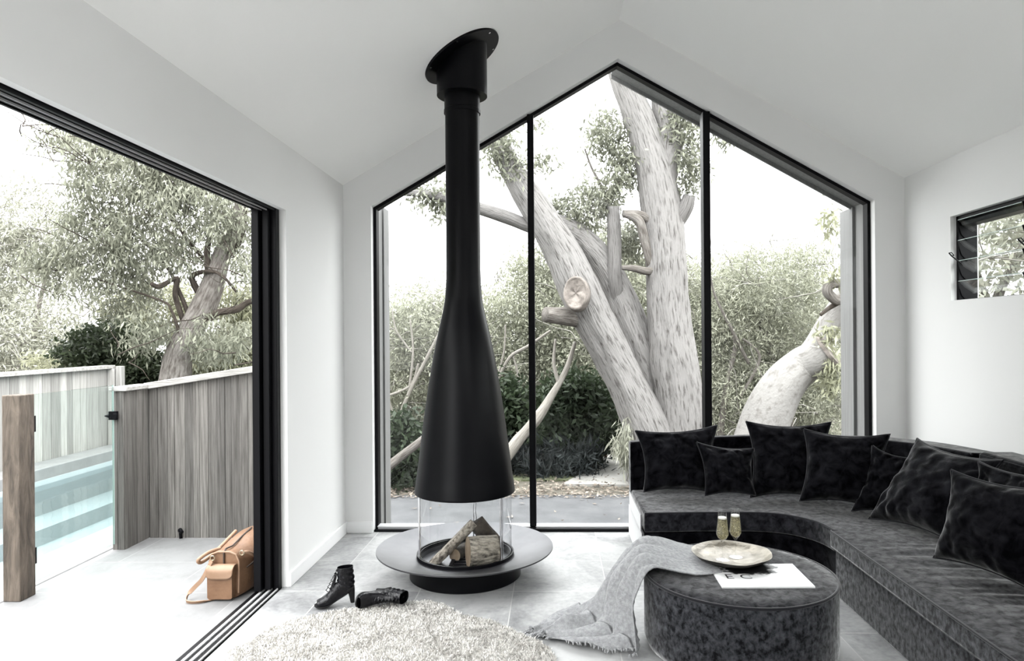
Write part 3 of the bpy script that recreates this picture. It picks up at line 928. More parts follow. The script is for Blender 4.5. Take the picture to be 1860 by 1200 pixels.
for rows, mm in (
        ([(1200, 345, YG + .1, 26), (1212, 290, YG + .1, 24), (1216, 240, YG + .15, 23), (1206, 195, YG + .2, 22), (1198, 150, YG + .2, 18)], 'gum'),
        ([(990, 420, YG, 14), (955, 408, YG - .1, 12), (915, 393, YG - .2, 12), (870, 378, YG - .3, 11), (820, 362, YG - .3, 9), (770, 352, YG - .3, 7), (722, 350, YG - .3, 5)], 'gum'),
        ([(1122, 545, YG + .3, 14), (1116, 500, YG + .2, 14), (1116, 440, YG + .15, 13), (1114, 375, YG + .1, 11)], 'gum'),
        ([(1200, 420, YG + .1, 12), (1178, 400, YG, 9), (1160, 390, YG - .05, 8), (1132, 388, YG - .1, 7)], 'gum2'),
        ([(1132, 388, YG - .1, 6), (1160, 400, YG - .1, 9), (1172, 440, YG - .05, 9), (1182, 478, YG, 8), (1195, 500, YG + .05, 8)], 'gum2'),
        ([(1200, 490, YG, 9), (1175, 492, YG - .05, 7), (1150, 487, YG - .1, 6), (1130, 486, YG - .1, 4)], 'gum2'),
        ([(1070, 575, YG, 24), (1040, 575, YG - .15, 18), (1015, 573, YG - .3, 16), (990, 570, YG - .4, 14)], 'gum2'),
        ([(1105, 385, YG + .2, 3), (1098, 350, YG + .2, 3), (1075, 305, YG + .2, 2), (1062, 270, YG + .2, 1.5)], 'gum2'),
        ([(1180, 300, YG + .2, 4), (1135, 325, YG + .2, 3), (1100, 350, YG + .2, 2)], 'gum2'),
        ([(1225, 400, YG + .1, 20), (1245, 375, YG, 14), (1252, 355, YG - .05, 10)], 'gum')):
    P_, R_ = px_path(rows, 30)
    obj('branch', B().tube(P_, R_, 18, ridge=0.12, rfreq=2.2), M[mm], gum, sharp=180)
kc = at(1046, 532, YG - .52)
kn = B()
for k in range(9):
    pass
n_ = Vector((-0.25, -1, 0.12)).normalized()
e1 = n_.cross(Vector((0, 0, 1))).normalized(); e2 = e1.cross(n_)
rings = []
for r, d in ((0.235, -0.14), (0.232, -0.03), (0.225, 0.01), (0.205, 0.025), (0.19, 0.015), (0.17, 0.004), (0.11, 0.006), (0.10, 0.0), (0.03, 0.004), (0.002, 0.002)):
    rings.append([tuple(kc + e1 * (r * 0.72 * math.cos(a)) - e2 * (r * 0.98 * math.sin(a)) + n_ * (d + 0.006 * math.sin(5 * a))) for a in [2 * PI * q / 36 for q in range(36)]])
kn.loft(rings)
obj('cut_knot', kn, M['cutwood'], gum, sharp=180, label='round sawn branch scar')
blobs = [px_blob(1105, 245, YG + .2, 48, 45), (px_blob(1130, 305, YG + .2, 38, 35)), px_blob(1055, 380, YG + .3, 55, 40), px_blob(1105, 345, YG + .2, 40, 30), px_blob(1245, 235, YG, 36, 55), px_blob(1250, 310, YG, 30, 50),
         px_blob(905, 265, YG - .3, 28, 50), px_blob(925, 300, YG - .3, 22, 25), px_blob(780, 345, YG - .2, 38, 28), px_blob(795, 375, YG - .2, 22, 25), px_blob(1320, 245, YG, 26, 22), px_blob(990, 285, YG - .2, 10, 30), px_blob(975, 225, YG, 10, 14), px_blob(1150, 440, YG + .6, 40, 45),
         px_blob(1190, 60, YG, 120, 40), px_blob(1010, 400, YG + .3, 30, 40)]
quads_obj('foliage', leaves(blob_points(blobs, 13000, 400, 0.085), 0.10, 0.028, hang=0.5), M['leaf_gum'], gum)

# leaning white trunk beyond the right pane
YW = 8.6
w0 = at(1380, 900, YW)
wt = thing('white_tree', 'smooth white leaning tree trunk with a sawn limb behind the sofa', 'tree', (w0.x, w0.y, GZ))
b_ = B()
P_, R_ = px_path([(1345, 905, YW, 48), (1378, 800, YW, 44), (1400, 740, YW, 42), (1425, 695, YW, 37), (1455, 666, YW, 33), (1480, 652, YW - .08, 32), (1505, 636, YW - .16, 31)], 70)
b_.tube(P_, R_, 36, ridge=0.05)
obj('trunk', b_, M['whitebark'], wt, sharp=180)
qa, qb = Vector(P_[-1]), Vector(P_[-3])
qd = (qa - qb).normalized()
obj('sawn_end', B().tube([tuple(qa - qd * 0.02), tuple(qa + qd * 0.02), tuple(qa + qd * 0.025)], [0.232, 0.235, 0.20], 36, ridge=0.04), M['cutwood'], wt, label='sawn limb end')
P_, R_ = px_path([(1440, 680, YW + .3, 20), (1478, 632, YW + .35, 20), (1508, 584, YW + .35, 20), (1535, 540, YW + .3, 20), (1560, 470, YW + .3, 18), (1575, 380, YW + .4, 14)], 50)
obj('limb', B().tube(P_, R_, 30, ridge=0.05), M['whitebark'], wt, sharp=180)
P_, R_ = px_path([(1545, 535, YW, 14), (1520, 545, YW - .05, 9), (1503, 530, YW - .1, 9), (1507, 517, YW - .1, 9), (1525, 514, YW - .1, 8)], 26)
obj('branch', B().tube(P_, R_, 16, ridge=0.1), M['gum2'], wt, sharp=180, label='grey twisted dead branch')
P_, R_ = px_path([(1525, 548, YW, 5), (1505, 560, YW, 4), (1490, 572, YW, 3)], 10)
obj('branch', B().tube(P_, R_, 8), M['brownbark'], wt, sharp=180)
quads_obj('foliage', leaves(blob_points([px_blob(1512, 500, YW - .2, 12, 12), px_blob(1510, 600, YW - .3, 14, 14), px_blob(1495, 615, YW - .3, 10, 14), px_blob(1515, 690, YW - .3, 14, 55), px_blob(1510, 400, YW, 10, 30)], 600, 26, 0.06), 0.13, 0.03, hang=0.5), M['leaf_olive'], wt)


def tree(name, label, Y, base, blobs, n, m, clus=120, sig=0.2, ll=0.12, lw=0.04, hang=0.4, trunks=(), bark='gum2', ntw=0, tl=1.0, tr=0.02, cat='tree', droop=0.0, twm='twig', group=None):
    p = at(base[0], base[1], Y)
    t = thing(name, label, cat, (p.x, Y, GZ), group)
    for rows in trunks:
        P_, R_ = px_path(rows, 26)
        obj('trunk' if rows[0][1] > 800 else 'branch', B().tube(P_, R_, 14, ridge=0.1), M[bark], t, sharp=180)
    pts = blob_points(blobs, n, clus, sig)
    if ntw:
        st = pts[RNG.integers(0, len(pts), max(6, ntw // 3))]
        obj('twigs', twig_mesh([tuple(q) for q in st], ntw, tl, tr, droop), M[twm], t, sharp=180)['kind'] = 'stuff'
    quads_obj('foliage', leaves(pts, ll, lw, hang), m, t)
    return t


# thicket on the right
tree('feathery_tree', 'broad grey green feathery tree filling the right pane', 12.5, (1400, 800),
     [px_blob(1380, 505, 12.5, 85, 60, 1.2), px_blob(1320, 600, 12.2, 80, 110, 1.0), px_blob(1440, 610, 12.6, 90, 120, 1.0), px_blob(1350, 720, 12.2, 110, 90, 1.0), px_blob(1480, 730, 12.3, 70, 90, 1.0), px_blob(1255, 520, 12.8, 40, 60, .8), px_blob(1480, 470, 12.8, 50, 30, .8), px_blob(1270, 650, 12.8, 50, 120, .8)],
     110000, M['leaf_thicket'], 900, 0.17, 0.095, 0.016, 0.4,
     trunks=[[(1415, 850, 12.2, 10), (1420, 740, 12.2, 8), (1400, 640, 12.3, 6), (1370, 560, 12.3, 4)], [(1300, 850, 11.8, 7), (1320, 700, 11.6, 5), (1335, 620, 11.6, 3.5), (1310, 560, 11.6, 2)], [(1360, 660, 11.5, 3), (1330, 600, 11.4, 3), (1300, 540, 11.4, 2), (1290, 500, 11.4, 1.5)],
             [(1345, 720, 11.4, 3), (1380, 650, 11.4, 2.5), (1350, 615, 11.4, 2)], [(1435, 780, 11.6, 4), (1440, 735, 11.6, 5), (1432, 700, 11.6, 4)]],
     ntw=420, tl=1.1, tr=0.011)
# thicket behind the flue
tree('bare_branched_tree', 'grey green tree with pale bare branches left of the flue', 11.6, (740, 850),
     [px_blob(760, 600, 12, 70, 80, .9), px_blob(730, 700, 12, 60, 90, .9), px_blob(810, 570, 12.5, 45, 60, .8), px_blob(830, 680, 12, 60, 120, .9), px_blob(740, 560, 12.2, 40, 30, .6), px_blob(800, 800, 12, 90, 80, .8)],
     42000, M['leaf_thicket'], 520, 0.16, 0.08, 0.026, 0.3,
     trunks=[[(690, 830, 11, 4.5), (715, 790, 11, 4), (740, 720, 11, 3.5), (775, 650, 11, 3), (800, 600, 11, 2)], [(742, 715, 11, 2.4), (750, 640, 11, 2), (745, 580, 11, 1.4)], [(700, 720, 10.9, 2.4), (745, 700, 11, 2.4), (760, 660, 11, 2)], [(748, 640, 11, 2), (720, 600, 11, 1.6), (712, 560, 11, 1.2)], [(722, 770, 11, 2), (705, 720, 11, 2), (702, 660, 11, 1.4)]],
     bark='twigbark', ntw=420, tl=0.8, tr=0.009)
tree('slender_tree', 'loose grey green tree with thin pale stems right of the flue', 12.2, (930, 850),
     [px_blob(920, 560, 12.4, 50, 60, .8), px_blob(1000, 580, 12.6, 60, 90, .8), px_blob(900, 670, 12.2, 60, 70, .8), px_blob(1040, 660, 12.4, 60, 60, .8), px_blob(950, 500, 12.6, 30, 25, .6), px_blob(990, 480, 12.9, 45, 45, .7), px_blob(1090, 560, 12.8, 45, 90, .8), px_blob(960, 700, 12.6, 80, 70, .8), px_blob(1160, 560, 13, 50, 100, .8), px_blob(1120, 450, 13, 60, 40, .8)],
     60000, M['leaf_thicket'], 620, 0.16, 0.085, 0.026, 0.4,
     trunks=[[(905, 860, 11, 4), (915, 800, 11, 3.4), (935, 740, 11, 3), (942, 690, 11, 2.4), (930, 640, 11, 1.6)], [(900, 700, 11, 3), (925, 650, 11, 3), (960, 628, 11, 3), (1000, 600, 11, 2)], [(902, 690, 11, 2), (915, 640, 11, 1.8), (918, 590, 11, 1.4)]],
     bark='twigbark', ntw=260, tl=0.8, tr=0.009)
tree('distant_tree', 'hazy pale tree crowns in the gap behind the forked gum', 17, (1150, 850),
     [px_blob(1060, 560, 17, 120, 90, 1.2), px_blob(1180, 620, 17, 140, 120, 1.2), px_blob(960, 620, 17, 120, 100, 1.2), px_blob(800, 680, 17, 140, 120, 1.2), px_blob(1330, 640, 17, 140, 150, 1.2), px_blob(1480, 640, 17, 100, 160, 1.2), px_blob(1100, 720, 16, 160, 100, 1.0)],
     42000, M['leaf_thicket'], 500, 0.3, 0.2, 0.07, 0.3)
# leaning dead limb in front of the dark shrub
p = at(935, 815, 9.6)
dl = thing('dead_limb', 'leaning pale dead limb behind the left mullion', 'branch', (p.x, p.y, GZ))
P_, R_ = px_path([(870, 900, 9.6, 11), (930, 815, 9.6, 11), (955, 783, 9.6, 9), (975, 760, 9.6, 10), (1000, 722, 9.6, 7), (1028, 672, 9.6, 5), (1045, 620, 9.6, 3)], 40)
obj('limb', B().tube(P_, R_, 16, ridge=0.25), M['twigbark'], dl, sharp=180)
P_, R_ = px_path([(1015, 697, 9.6, 4), (1006, 660, 9.6, 3), (1009, 615, 9.6, 2)], 14)
obj('side_branch', B().tube(P_, R_, 10, ridge=0.2), M['twigbark'], dl, sharp=180)
# dark green shrub in the middle
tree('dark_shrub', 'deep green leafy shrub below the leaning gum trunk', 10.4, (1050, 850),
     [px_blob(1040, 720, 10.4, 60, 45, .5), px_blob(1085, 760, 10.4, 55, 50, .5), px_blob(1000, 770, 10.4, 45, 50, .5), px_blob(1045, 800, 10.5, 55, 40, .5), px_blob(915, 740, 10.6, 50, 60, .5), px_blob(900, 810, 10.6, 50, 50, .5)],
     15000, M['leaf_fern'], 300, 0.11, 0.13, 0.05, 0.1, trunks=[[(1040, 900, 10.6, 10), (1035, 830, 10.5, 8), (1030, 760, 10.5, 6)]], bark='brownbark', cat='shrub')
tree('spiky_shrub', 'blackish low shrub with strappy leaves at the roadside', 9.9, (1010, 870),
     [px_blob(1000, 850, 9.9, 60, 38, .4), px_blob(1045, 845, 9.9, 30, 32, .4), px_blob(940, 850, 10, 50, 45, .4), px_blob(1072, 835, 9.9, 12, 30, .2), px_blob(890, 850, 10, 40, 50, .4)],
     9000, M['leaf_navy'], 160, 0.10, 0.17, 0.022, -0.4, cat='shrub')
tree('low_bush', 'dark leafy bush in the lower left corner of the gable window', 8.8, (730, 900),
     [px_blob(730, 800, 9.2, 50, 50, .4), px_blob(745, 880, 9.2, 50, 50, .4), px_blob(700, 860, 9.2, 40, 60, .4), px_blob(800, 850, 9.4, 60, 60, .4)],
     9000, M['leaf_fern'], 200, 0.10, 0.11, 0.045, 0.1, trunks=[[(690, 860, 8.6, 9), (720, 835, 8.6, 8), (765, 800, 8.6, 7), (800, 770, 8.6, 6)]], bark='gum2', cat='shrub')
tree('weeping_shrub', 'pale weeping shrub beside the path behind the sofa end', 9.0, (1128, 860),
     [px_blob(1132, 800, 9.0, 12, 34, .2), px_blob(1142, 835, 9.0, 7, 22, .2)], 650, M['leaf_pale'], 30, 0.05, 0.14, 0.02, 1.2, cat='shrub')
hr = thing('handrail', 'timber handrail on a red brown post beside the path', 'railing', tuple(at(1098, 855, 11.0).xy) + (GZ,))
q0 = at(1100, 852, 11.0)
obj('post', B().box((q0.x - 0.022, q0.y - 0.03, GZ), (q0.x + 0.022, q0.y + 0.03, at(1100, 822, 11.0).z)), M['redpost'], hr, bevel=0.004)
obj('rail', B().tube([tuple(at(1084, 828, 10.6)), tuple(at(1122, 810, 11.6))], 0.03, 8), M['twig'], hr)

# trees behind the fences, seen through the doorway
YL = 9.4
lg = at(320, 690, YL)
lt_ = thing('gum_tree', 'twisted pale barked gum with drooping leaves behind the grey fence', 'tree', (lg.x, YL, GZ))
b_ = B()
P_, R_ = px_path([(312, 800, YL, 34), (318, 690, YL, 28), (326, 640, YL, 23), (343, 605, YL, 22), (368, 560, YL, 22), (385, 520, YL, 20), (397, 480, YL, 17), (412, 440, YL, 14), (428, 400, YL, 11), (440, 350, YL, 8), (445, 290, YL, 6)], 110)
b_.tube(P_, R_, 32, ridge=0.09, rfreq=2.6)
obj('trunk', b_, M['gum2'], lt_, sharp=180)
for rows in ([(362, 585, YL, 9), (395, 568, YL - .1, 8), (430, 562, YL - .1, 8), (452, 548, YL - .1, 7), (490, 545, YL - .2, 5)], [(335, 590, YL, 6), (318, 535, YL - .2, 6), (322, 505, YL - .3, 5), (290, 520, YL - .3, 6), (275, 515, YL - .4, 5)],
             [(345, 580, YL, 5), (330, 540, YL - .1, 5), (300, 480, YL - .2, 3), (250, 430, YL - .3, 2)], [(330, 620, YL - .1, 5), (312, 565, YL - .2, 3), (290, 545, YL - .2, 2.5), (170, 505, YL - .3, 2)], [(385, 520, YL, 10), (376, 470, YL - .1, 8), (380, 430, YL - .1, 6)],
             [(408, 465, YL, 10), (432, 440, YL + .1, 9), (443, 400, YL + .1, 7), (446, 360, YL + .1, 5)], [(360, 530, YL, 8), (350, 500, YL - .1, 6), (395, 495, YL - .2, 4), (430, 530, YL - .2, 3)], [(370, 470, YL, 5), (330, 420, YL, 4), (290, 350, YL, 3), (270, 300, YL, 2)]):
    P_, R_ = px_path(rows, 24)
    obj('branch', B().tube(P_, R_ * 0.8, 12, ridge=0.15), M['brownbark'], lt_, sharp=180)
bl = [px_blob(200, 330, YL, 70, 80, .8), px_blob(290, 340, YL, 70, 60, .8), px_blob(370, 380, YL, 80, 50, .8), px_blob(430, 420, YL, 45, 60, .6), px_blob(170, 430, YL, 80, 60, .8), px_blob(260, 440, YL, 70, 60, .8), px_blob(210, 520, YL, 70, 50, .7), px_blob(330, 460, YL - .2, 45, 40, .5), px_blob(180, 265, YL, 35, 30, .5),
      px_blob(410, 610, YL - .3, 55, 40, .5), px_blob(270, 600, YL - .3, 40, 40, .4), px_blob(110, 250, YL, 60, 18, .4), px_blob(330, 290, YL, 90, 50, .8), px_blob(90, 480, YL, 40, 50, .5), px_blob(445, 500, YL - .2, 25, 30, .4), px_blob(370, 640, YL, 25, 25, .3)]
_st = blob_points(bl, 200, 60, 0.2)
obj('twigs', twig_mesh([tuple(q) for q in _st], 130, 0.9, 0.009, 0.2), M['brownbark'], lt_, sharp=180)['kind'] = 'stuff'
quads_obj('foliage', leaves(blob_points(bl, 30000, 800, 0.10), 0.10, 0.023, hang=0.9), M['leaf_gum'], lt_)

tree('wispy_tree', 'hazy grey green wispy tree left of the twisted gum', 13, (40, 700),
     [px_blob(40, 400, 13, 60, 80, .8), px_blob(10, 480, 13, 70, 100, .8), px_blob(60, 590, 12.6, 90, 60, .8), px_blob(-60, 560, 13, 80, 120, .8), px_blob(100, 640, 12.4, 80, 50, .8), px_blob(30, 660, 12.4, 80, 40, .8)],
     24000, M['leaf_pale'], 380, 0.2, 0.13, 0.026, 0.3, trunks=[[(30, 900, 12.6, 8), (50, 700, 12.6, 6), (70, 560, 12.6, 4), (90, 480, 12.6, 2)]], ntw=180, tl=1.0, tr=0.01)
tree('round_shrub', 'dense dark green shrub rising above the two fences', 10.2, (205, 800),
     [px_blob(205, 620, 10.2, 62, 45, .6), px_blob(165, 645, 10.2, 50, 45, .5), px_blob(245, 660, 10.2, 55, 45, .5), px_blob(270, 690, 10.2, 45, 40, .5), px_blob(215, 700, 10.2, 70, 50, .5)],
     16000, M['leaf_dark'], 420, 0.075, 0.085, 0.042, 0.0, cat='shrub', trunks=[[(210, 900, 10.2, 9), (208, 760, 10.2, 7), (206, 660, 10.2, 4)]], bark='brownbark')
tree('olive_bush', 'olive green bush behind the grey fence near the black jamb', 10.6, (400, 800),
     [px_blob(400, 650, 10.6, 70, 50, .5), px_blob(450, 630, 10.6, 50, 60, .5), px_blob(350, 670, 10.8, 40, 30, .4), px_blob(440, 560, 10.8, 50, 50, .5)],
     10000, M['leaf_olive'], 220, 0.10, 0.13, 0.03, 0.8, cat='shrub', ntw=50, tl=0.6, tr=0.008)
tree('yellow_green_bush', 'pale yellow green bush between the shrub and the far fence', 10.8, (120, 800),
     [px_blob(120, 660, 10.8, 60, 30, .5), px_blob(290, 560, 11.5, 60, 60, .6), px_blob(230, 560, 11.5, 50, 40, .5)], 6500, M['leaf_olive'], 160, 0.10, 0.10, 0.03, 0.2, cat='shrub')
# unseen hedge left of the view, added to block low sky light
hd_ = thing('sky_blocking_hedge', None, None, (-9.2, 0.5, GZ))
hd_['kind'] = 'structure'
hp_ = np.stack([RNG.uniform(-9.9, -8.6, 26000), RNG.uniform(-6.0, 7.0, 26000), GZ + 5.2 * RNG.uniform(0.02, 1, 26000) ** 0.8], axis=1)
quads_obj('foliage', leaves(hp_, 0.22, 0.12, 0.2), M['leaf_thicket'], hd_)
obj('stems', twig_mesh([(-9.2, y, GZ) for y in np.linspace(-5.8, 6.8, 26)], 60, 4.2, 0.03, -0.5, 0.3), M['twig'], hd_)

# seen through the louvres
tree('side_tree', 'pale leafed tree outside the louvre window', 9.6, (1800, 600),
     [(5.2, 8.9, 2.9, 1.6, 1.2, 1.2), (6.6, 8.6, 2.4, 1.5, 1.2, 1.4), (5.9, 9.4, 1.7, 1.9, 1.2, 1.0), (7.6, 9.4, 3.4, 1.6, 1.2, 1.4)], 13000, M['leaf_pale'], 260, 0.16, 0.14, 0.045, 0.4,
     trunks=[[(1790, 900, 9.5, 12), (1800, 600, 9.4, 9), (1840, 480, 9.2, 7), (1900, 380, 9.2, 5)], [(1800, 560, 9.3, 6), (1770, 480, 9.3, 5), (1760, 400, 9.3, 3)]], ntw=60, tl=1.0, tr=0.014)

# ------------------------------------------------------------------ suspended fireplace
FX, FY = -0.525, 4.0
fp = thing('fireplace', 'black suspended conical fireplace with glass firebox and round steel hearth', 'fireplace', (FX, FY, 0))
c = (FX, FY, 0)
obj('base_drum', B().lathe([(0.0, 0.0), (0.315, 0.0), (0.324, 0.006), (0.324, 0.108), (0.285, 0.110), (0.285, 0.080), (0.0, 0.080)], c, 96), M['steel'], fp)
obj('hearth_dish', B().lathe([(0.281, 0.118), (0.35, 0.126), (0.44, 0.146), (0.513, 0.168), (0.5135, 0.161), (0.44, 0.138), (0.34, 0.115), (0.281, 0.110)], c, 128, close=True), M['dish'], fp, label='grey steel dished hearth')
obj('glass_channel', B().lathe([(0.262, 0.112), (0.262, 0.132), (0.267, 0.132), (0.267, 0.118), (0.275, 0.118), (0.275, 0.136), (0.283, 0.136), (0.283, 0.112)], c, 96, close=True), M['black'], fp)
obj('ash_plate', B().lathe([(0.0, 0.088), (0.258, 0.088), (0.264, 0.112)], c, 72), M['dish'], fp)
gb = B()
for k in range(7):
    yy = FY - 0.16 + 0.046 * k
    gb.box((FX - 0.075, yy - 0.006, 0.089), (FX + 0.205, yy + 0.006, 0.101))
gb.box((FX - 0.075, FY - 0.17, 0.0885), (FX - 0.055, FY + 0.13, 0.104)).box((FX + 0.185, FY - 0.17, 0.0885), (FX + 0.205, FY + 0.13, 0.104))
obj('fire_grate', gb, M['black'], fp, smooth=False)
for a0, a1 in ((-35, 85), (85, 205), (205, 325)):
    obj('glass_panel', B().lathe([(0.271, 0.122), (0.271, 0.50)], c, 40, a0=R(a0 + 0.6), a1=R(a1 - 0.6)), M['glass_fire'], fp)
for a in (-35, 85, 205):
    for da in (-1.6, 1.6):
        q = (FX + 0.275 * math.cos(R(a + da)), FY + 0.275 * math.sin(R(a + da)))
        obj('glass_edge_strip', B().tube([(q[0], q[1], 0.125), (q[0], q[1], 0.52)], 0.0042, 8), M['chrome'], fp)
prof_px = [(890, 91), (872, 88.6), (855, 86), (813, 80.6), (772, 75.3), (730, 69.4), (688, 62.8), (647, 55.8), (605, 47.2), (575, 40.3), (555, 36.2), (540, 33.8), (520, 32.2), (500, 31.4), (480, 31)]
hp = [(hw * FY / F_PX, H - (y - CY) * FY / F_PX) for y, hw in prof_px]
hp = [tuple(r) for r in spline(hp, 60)]
hood = [(hp[0][0] - 0.02, hp[0][1] + 0.02), (hp[0][0] - 0.004, hp[0][1] - 0.004), (hp[0][0] - 0.001, hp[0][1] - 0.003)] + hp
obj('hood', B().lathe(hood, c, 128), M['steel'], fp, sharp=60)
obj('flue_pipe', B().lathe([(0.10, hp[-1][1] - 0.002), (0.10, 2.715), (0.1005, 2.716)], c, 72), M['steel'], fp)
sc_ = B()
for z in (1.965, 1.97):
    pass
for a in (200, 235, 270, 305, 340):
    sc_.lathe([(0.0, 0.0), (0.005, 0.0), (0.005, 0.004)], (0, 0, 0), 8).v
obj('flue_sleeve', B().lathe([(0.104, 2.70), (0.107, 2.702), (0.107, 2.722), (0.104, 2.724), (0.104, 2.83)], c, 72), M['steel'], fp)
zc = lambda x: EAVE + SL * (x - XL)
col = B()
n_ = 72
rg = []
for kind_ in range(3):
    ring = []
    for k in range(n_):
        a = 2 * PI * k / n_
        r = (0.104, 0.147, 0.147)[kind_]
        xx, yy = FX + r * math.cos(a), FY + r * math.sin(a)
        ring.append((xx, yy, 2.806 if kind_ < 2 else zc(xx) - 0.004))
    rg.append(ring)
col.loft(rg, caps=(False, False))
obj('flue_collar', col, M['steel'], fp, sharp=40)
pb = B()
rg = []
ca, sa = math.cos(math.atan(SL)), math.sin(math.atan(SL))
for r, dn in ((0.10, 0.012), (0.244, 0.012), (0.246, 0.009), (0.246, 0.0)):
    ring = []
    for k in range(n_):
        a = 2 * PI * k / n_
        u, v = r * math.cos(a), r * math.sin(a)
        ring.append((FX + u * ca + dn * sa, FY + v, zc(FX) + u * sa - dn * ca))
    rg.append(ring)
pb.loft(rg, caps=(False, False))
obj('ceiling_plate', pb, M['steel'], fp, sharp=40)
for k in range(6):
    a = 2 * PI * (k + 0.5) / 6
    u, v = 0.225 * math.cos(a), 0.225 * math.sin(a)
    q = Vector((FX + u * ca + 0.014 * sa, FY + v, zc(FX) + u * sa - 0.014 * ca))
    obj('screw', B().tube([tuple(q + Vector((-sa, 0, ca)) * 0.004), tuple(q)], 0.006, 10), M['chrome'], fp)

# firewood
def split_log(name, label, p0, p1, r, m, half=True, roll=0.0, endm=None, seg=20):
    p0, p1 = Vector(p0), Vector(p1)
    ax = (p1 - p0)
    Ln = ax.length
    zx = ax.normalized()
    ref = Vector((0, 0, 1)) if abs(zx.z) < 0.9 else Vector((0, 1, 0))
    e1 = (ref - zx * ref.dot(zx)).normalized()
    e2 = zx.cross(e1)
    e1, e2 = e1 * math.cos(roll) + e2 * math.sin(roll), e2 * math.cos(roll) - e1 * math.sin(roll)
    rings = []
    for i in range(15):
        t = i / 14
        ring = []
        for k in range(seg):
            a = 2 * PI * k / seg
            x_, y_ = math.cos(a), math.sin(a)
            if half:
                y_ = max(y_, -0.12 + 0.1 * x_)
            q = Vector((x_ * 2.1, y_ * 2.1, t * Ln * 7 + r * 50))
            rr = r * (1 + 0.07 * noise.noise(q) + 0.05 * noise.noise(q * 2.3))
            ring.append(p0 + ax * t + e1 * (x_ * rr) + e2 * (y_ * rr))
        rings.append(ring)
    body = B().loft(rings, caps=(False, False))
    o = obj(name, body, m, None, sharp=35, label=label, cat='log', group='firewood in the glass firebox')
    for ring, d in ((rings[0], -1), (rings[-1], 1)):
        cc = sum((Vector(q) for q in ring), Vector()) / seg
        eb = B()
        n0 = len(ring)
        eb.v = [tuple(Vector(q) + zx * d * 0.0005) for q in ring] + [tuple(cc)]
        eb.f = [((k + 1) % n0, k, n0) if d < 0 else (k, (k + 1) % n0, n0) for k in range(n0)]
        obj('sawn_end', eb, endm or M['log_end'], o, smooth=False, label='pale sawn end' if endm is None else None)
    return o


split_log('firewood_log', 'pale split log leaning from lower left up to the peak of the fire stack', at(781, 1022, FY - 0.08), at(857, 945, FY + 0.02), 0.046, M['log_split'], True, 1.2, M['dark_log'])
split_log('firewood_log', 'dark split log leaning down to the right behind the round log', at(864, 945, FY + 0.05), at(904, 990, FY + 0.07), 0.055, M['dark_log'], True, 0.5, M['dark_log'])
split_log('firewood_log', 'short round log with sawn end lying at the front of the grate', at(850, 1002, FY - 0.15), at(902, 999, FY - 0.10), 0.087, M['bark_log'], False, 0.0)
split_log('firewood_log', 'small charred log piece tucked behind the round log', at(826, 1008, FY - 0.05), at(846, 996, FY + 0.09), 0.036, M['dark_log'], False, 0.3)

# ------------------------------------------------------------------ sofa
def strip_section(path_in, path_out, z0, z1, n=None, rnd=0.0):
    """solid band between two plan curves"""
    b = B()
    m = len(path_in)
    for i in range(m):
        a, o_ = path_in[i], path_out[i]
        zz = z1[i] if hasattr(z1, '__len__') else z1
        b.v += [(a[0], a[1], z0), (o_[0], o_[1], z0), (o_[0], o_[1], zz), (a[0], a[1], zz)]
    for i in range(m - 1):
        for k in range(4):
            k2 = (k + 1) % 4
            b.f.append((i * 4 + k, (i + 1) * 4 + k, (i + 1) * 4 + k2, i * 4 + k2))
    b.f.append((0, 1, 2, 3))
    b.f.append(((m - 1) * 4 + 3, (m - 1) * 4 + 2, (m - 1) * 4 + 1, (m - 1) * 4))
    return b


NS = 48
fin = spline([(0.535, 4.075), (0.80, 4.09), (1.05, 4.095), (1.22, 4.085), (1.34, 4.045), (1.43, 3.96), (1.485, 3.85), (1.502, 3.705)], NS)
fmid = spline([(0.525, 4.70), (0.85, 4.735), (1.15, 4.745), (1.45, 4.73), (1.75, 4.64), (2.00, 4.42), (2.17, 4.10), (2.215, 3.705)], NS)
fout = spline([(0.52, 4.80), (0.85, 4.825), (1.15, 4.828), (1.50, 4.81), (1.85, 4.73), (2.12, 4.54), (2.33, 4.20), (2.40, 3.705)], NS)
zt_ = spline([(0.66,), (0.678,), (0.688,), (0.698,), (0.705,), (0.72,), (0.735,), (0.752,)], NS)[:, 0]
cs = thing('curved_sofa', 'curved black velvet corner sofa section against the gable window', 'sofa', (1.3, 4.3, 0))
lerp = lambda a, b_, t: a * (1 - t) + b_ * t
obj('base', strip_section(lerp(fin, fmid, 0.035), fmid, 0.0, 0.215), M['velvet'], cs, bevel=0.006, sharp=50)  # darkest velvet copy: shade on this front is put into the colour
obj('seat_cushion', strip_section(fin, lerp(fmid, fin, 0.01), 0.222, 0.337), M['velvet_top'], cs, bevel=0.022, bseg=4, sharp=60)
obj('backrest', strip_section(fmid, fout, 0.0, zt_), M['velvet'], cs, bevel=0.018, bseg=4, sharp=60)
pp = [(p[0], p[1] - 0.0, 0.333) for p in lerp(fin, fmid, 0.012)]
obj('piping', B().tube(pp, 0.006, 8), M['piping'], cs)
pp = [(p[0], p[1], z - 0.004) for p, z in zip(lerp(fmid, fout, 0.10), zt_)]
obj('piping', B().tube(pp, 0.006, 8), M['piping'], cs)

obj('lit_end_panel', B().box((0.519, 4.085, 0.004), (0.526, 4.80, 0.214)).box((0.512, 4.085, 0.226), (0.519, 4.69, 0.326)), M['velvet_end_lit'], cs, bevel=0.003, label='silvery velvet end face, light painted into its colour')  # added thin panel that carries the painted light of the end face
ss = thing('straight_sofa', 'straight black velvet sofa section along the right wall', 'sofa', (1.95, 2.5, 0))
SY0, SY1 = 0.9, 3.685
obj('base', B().box((1.497, SY0, 0.0), (2.40, SY1, 0.25)), M['velvet_side'], ss, bevel=0.008)


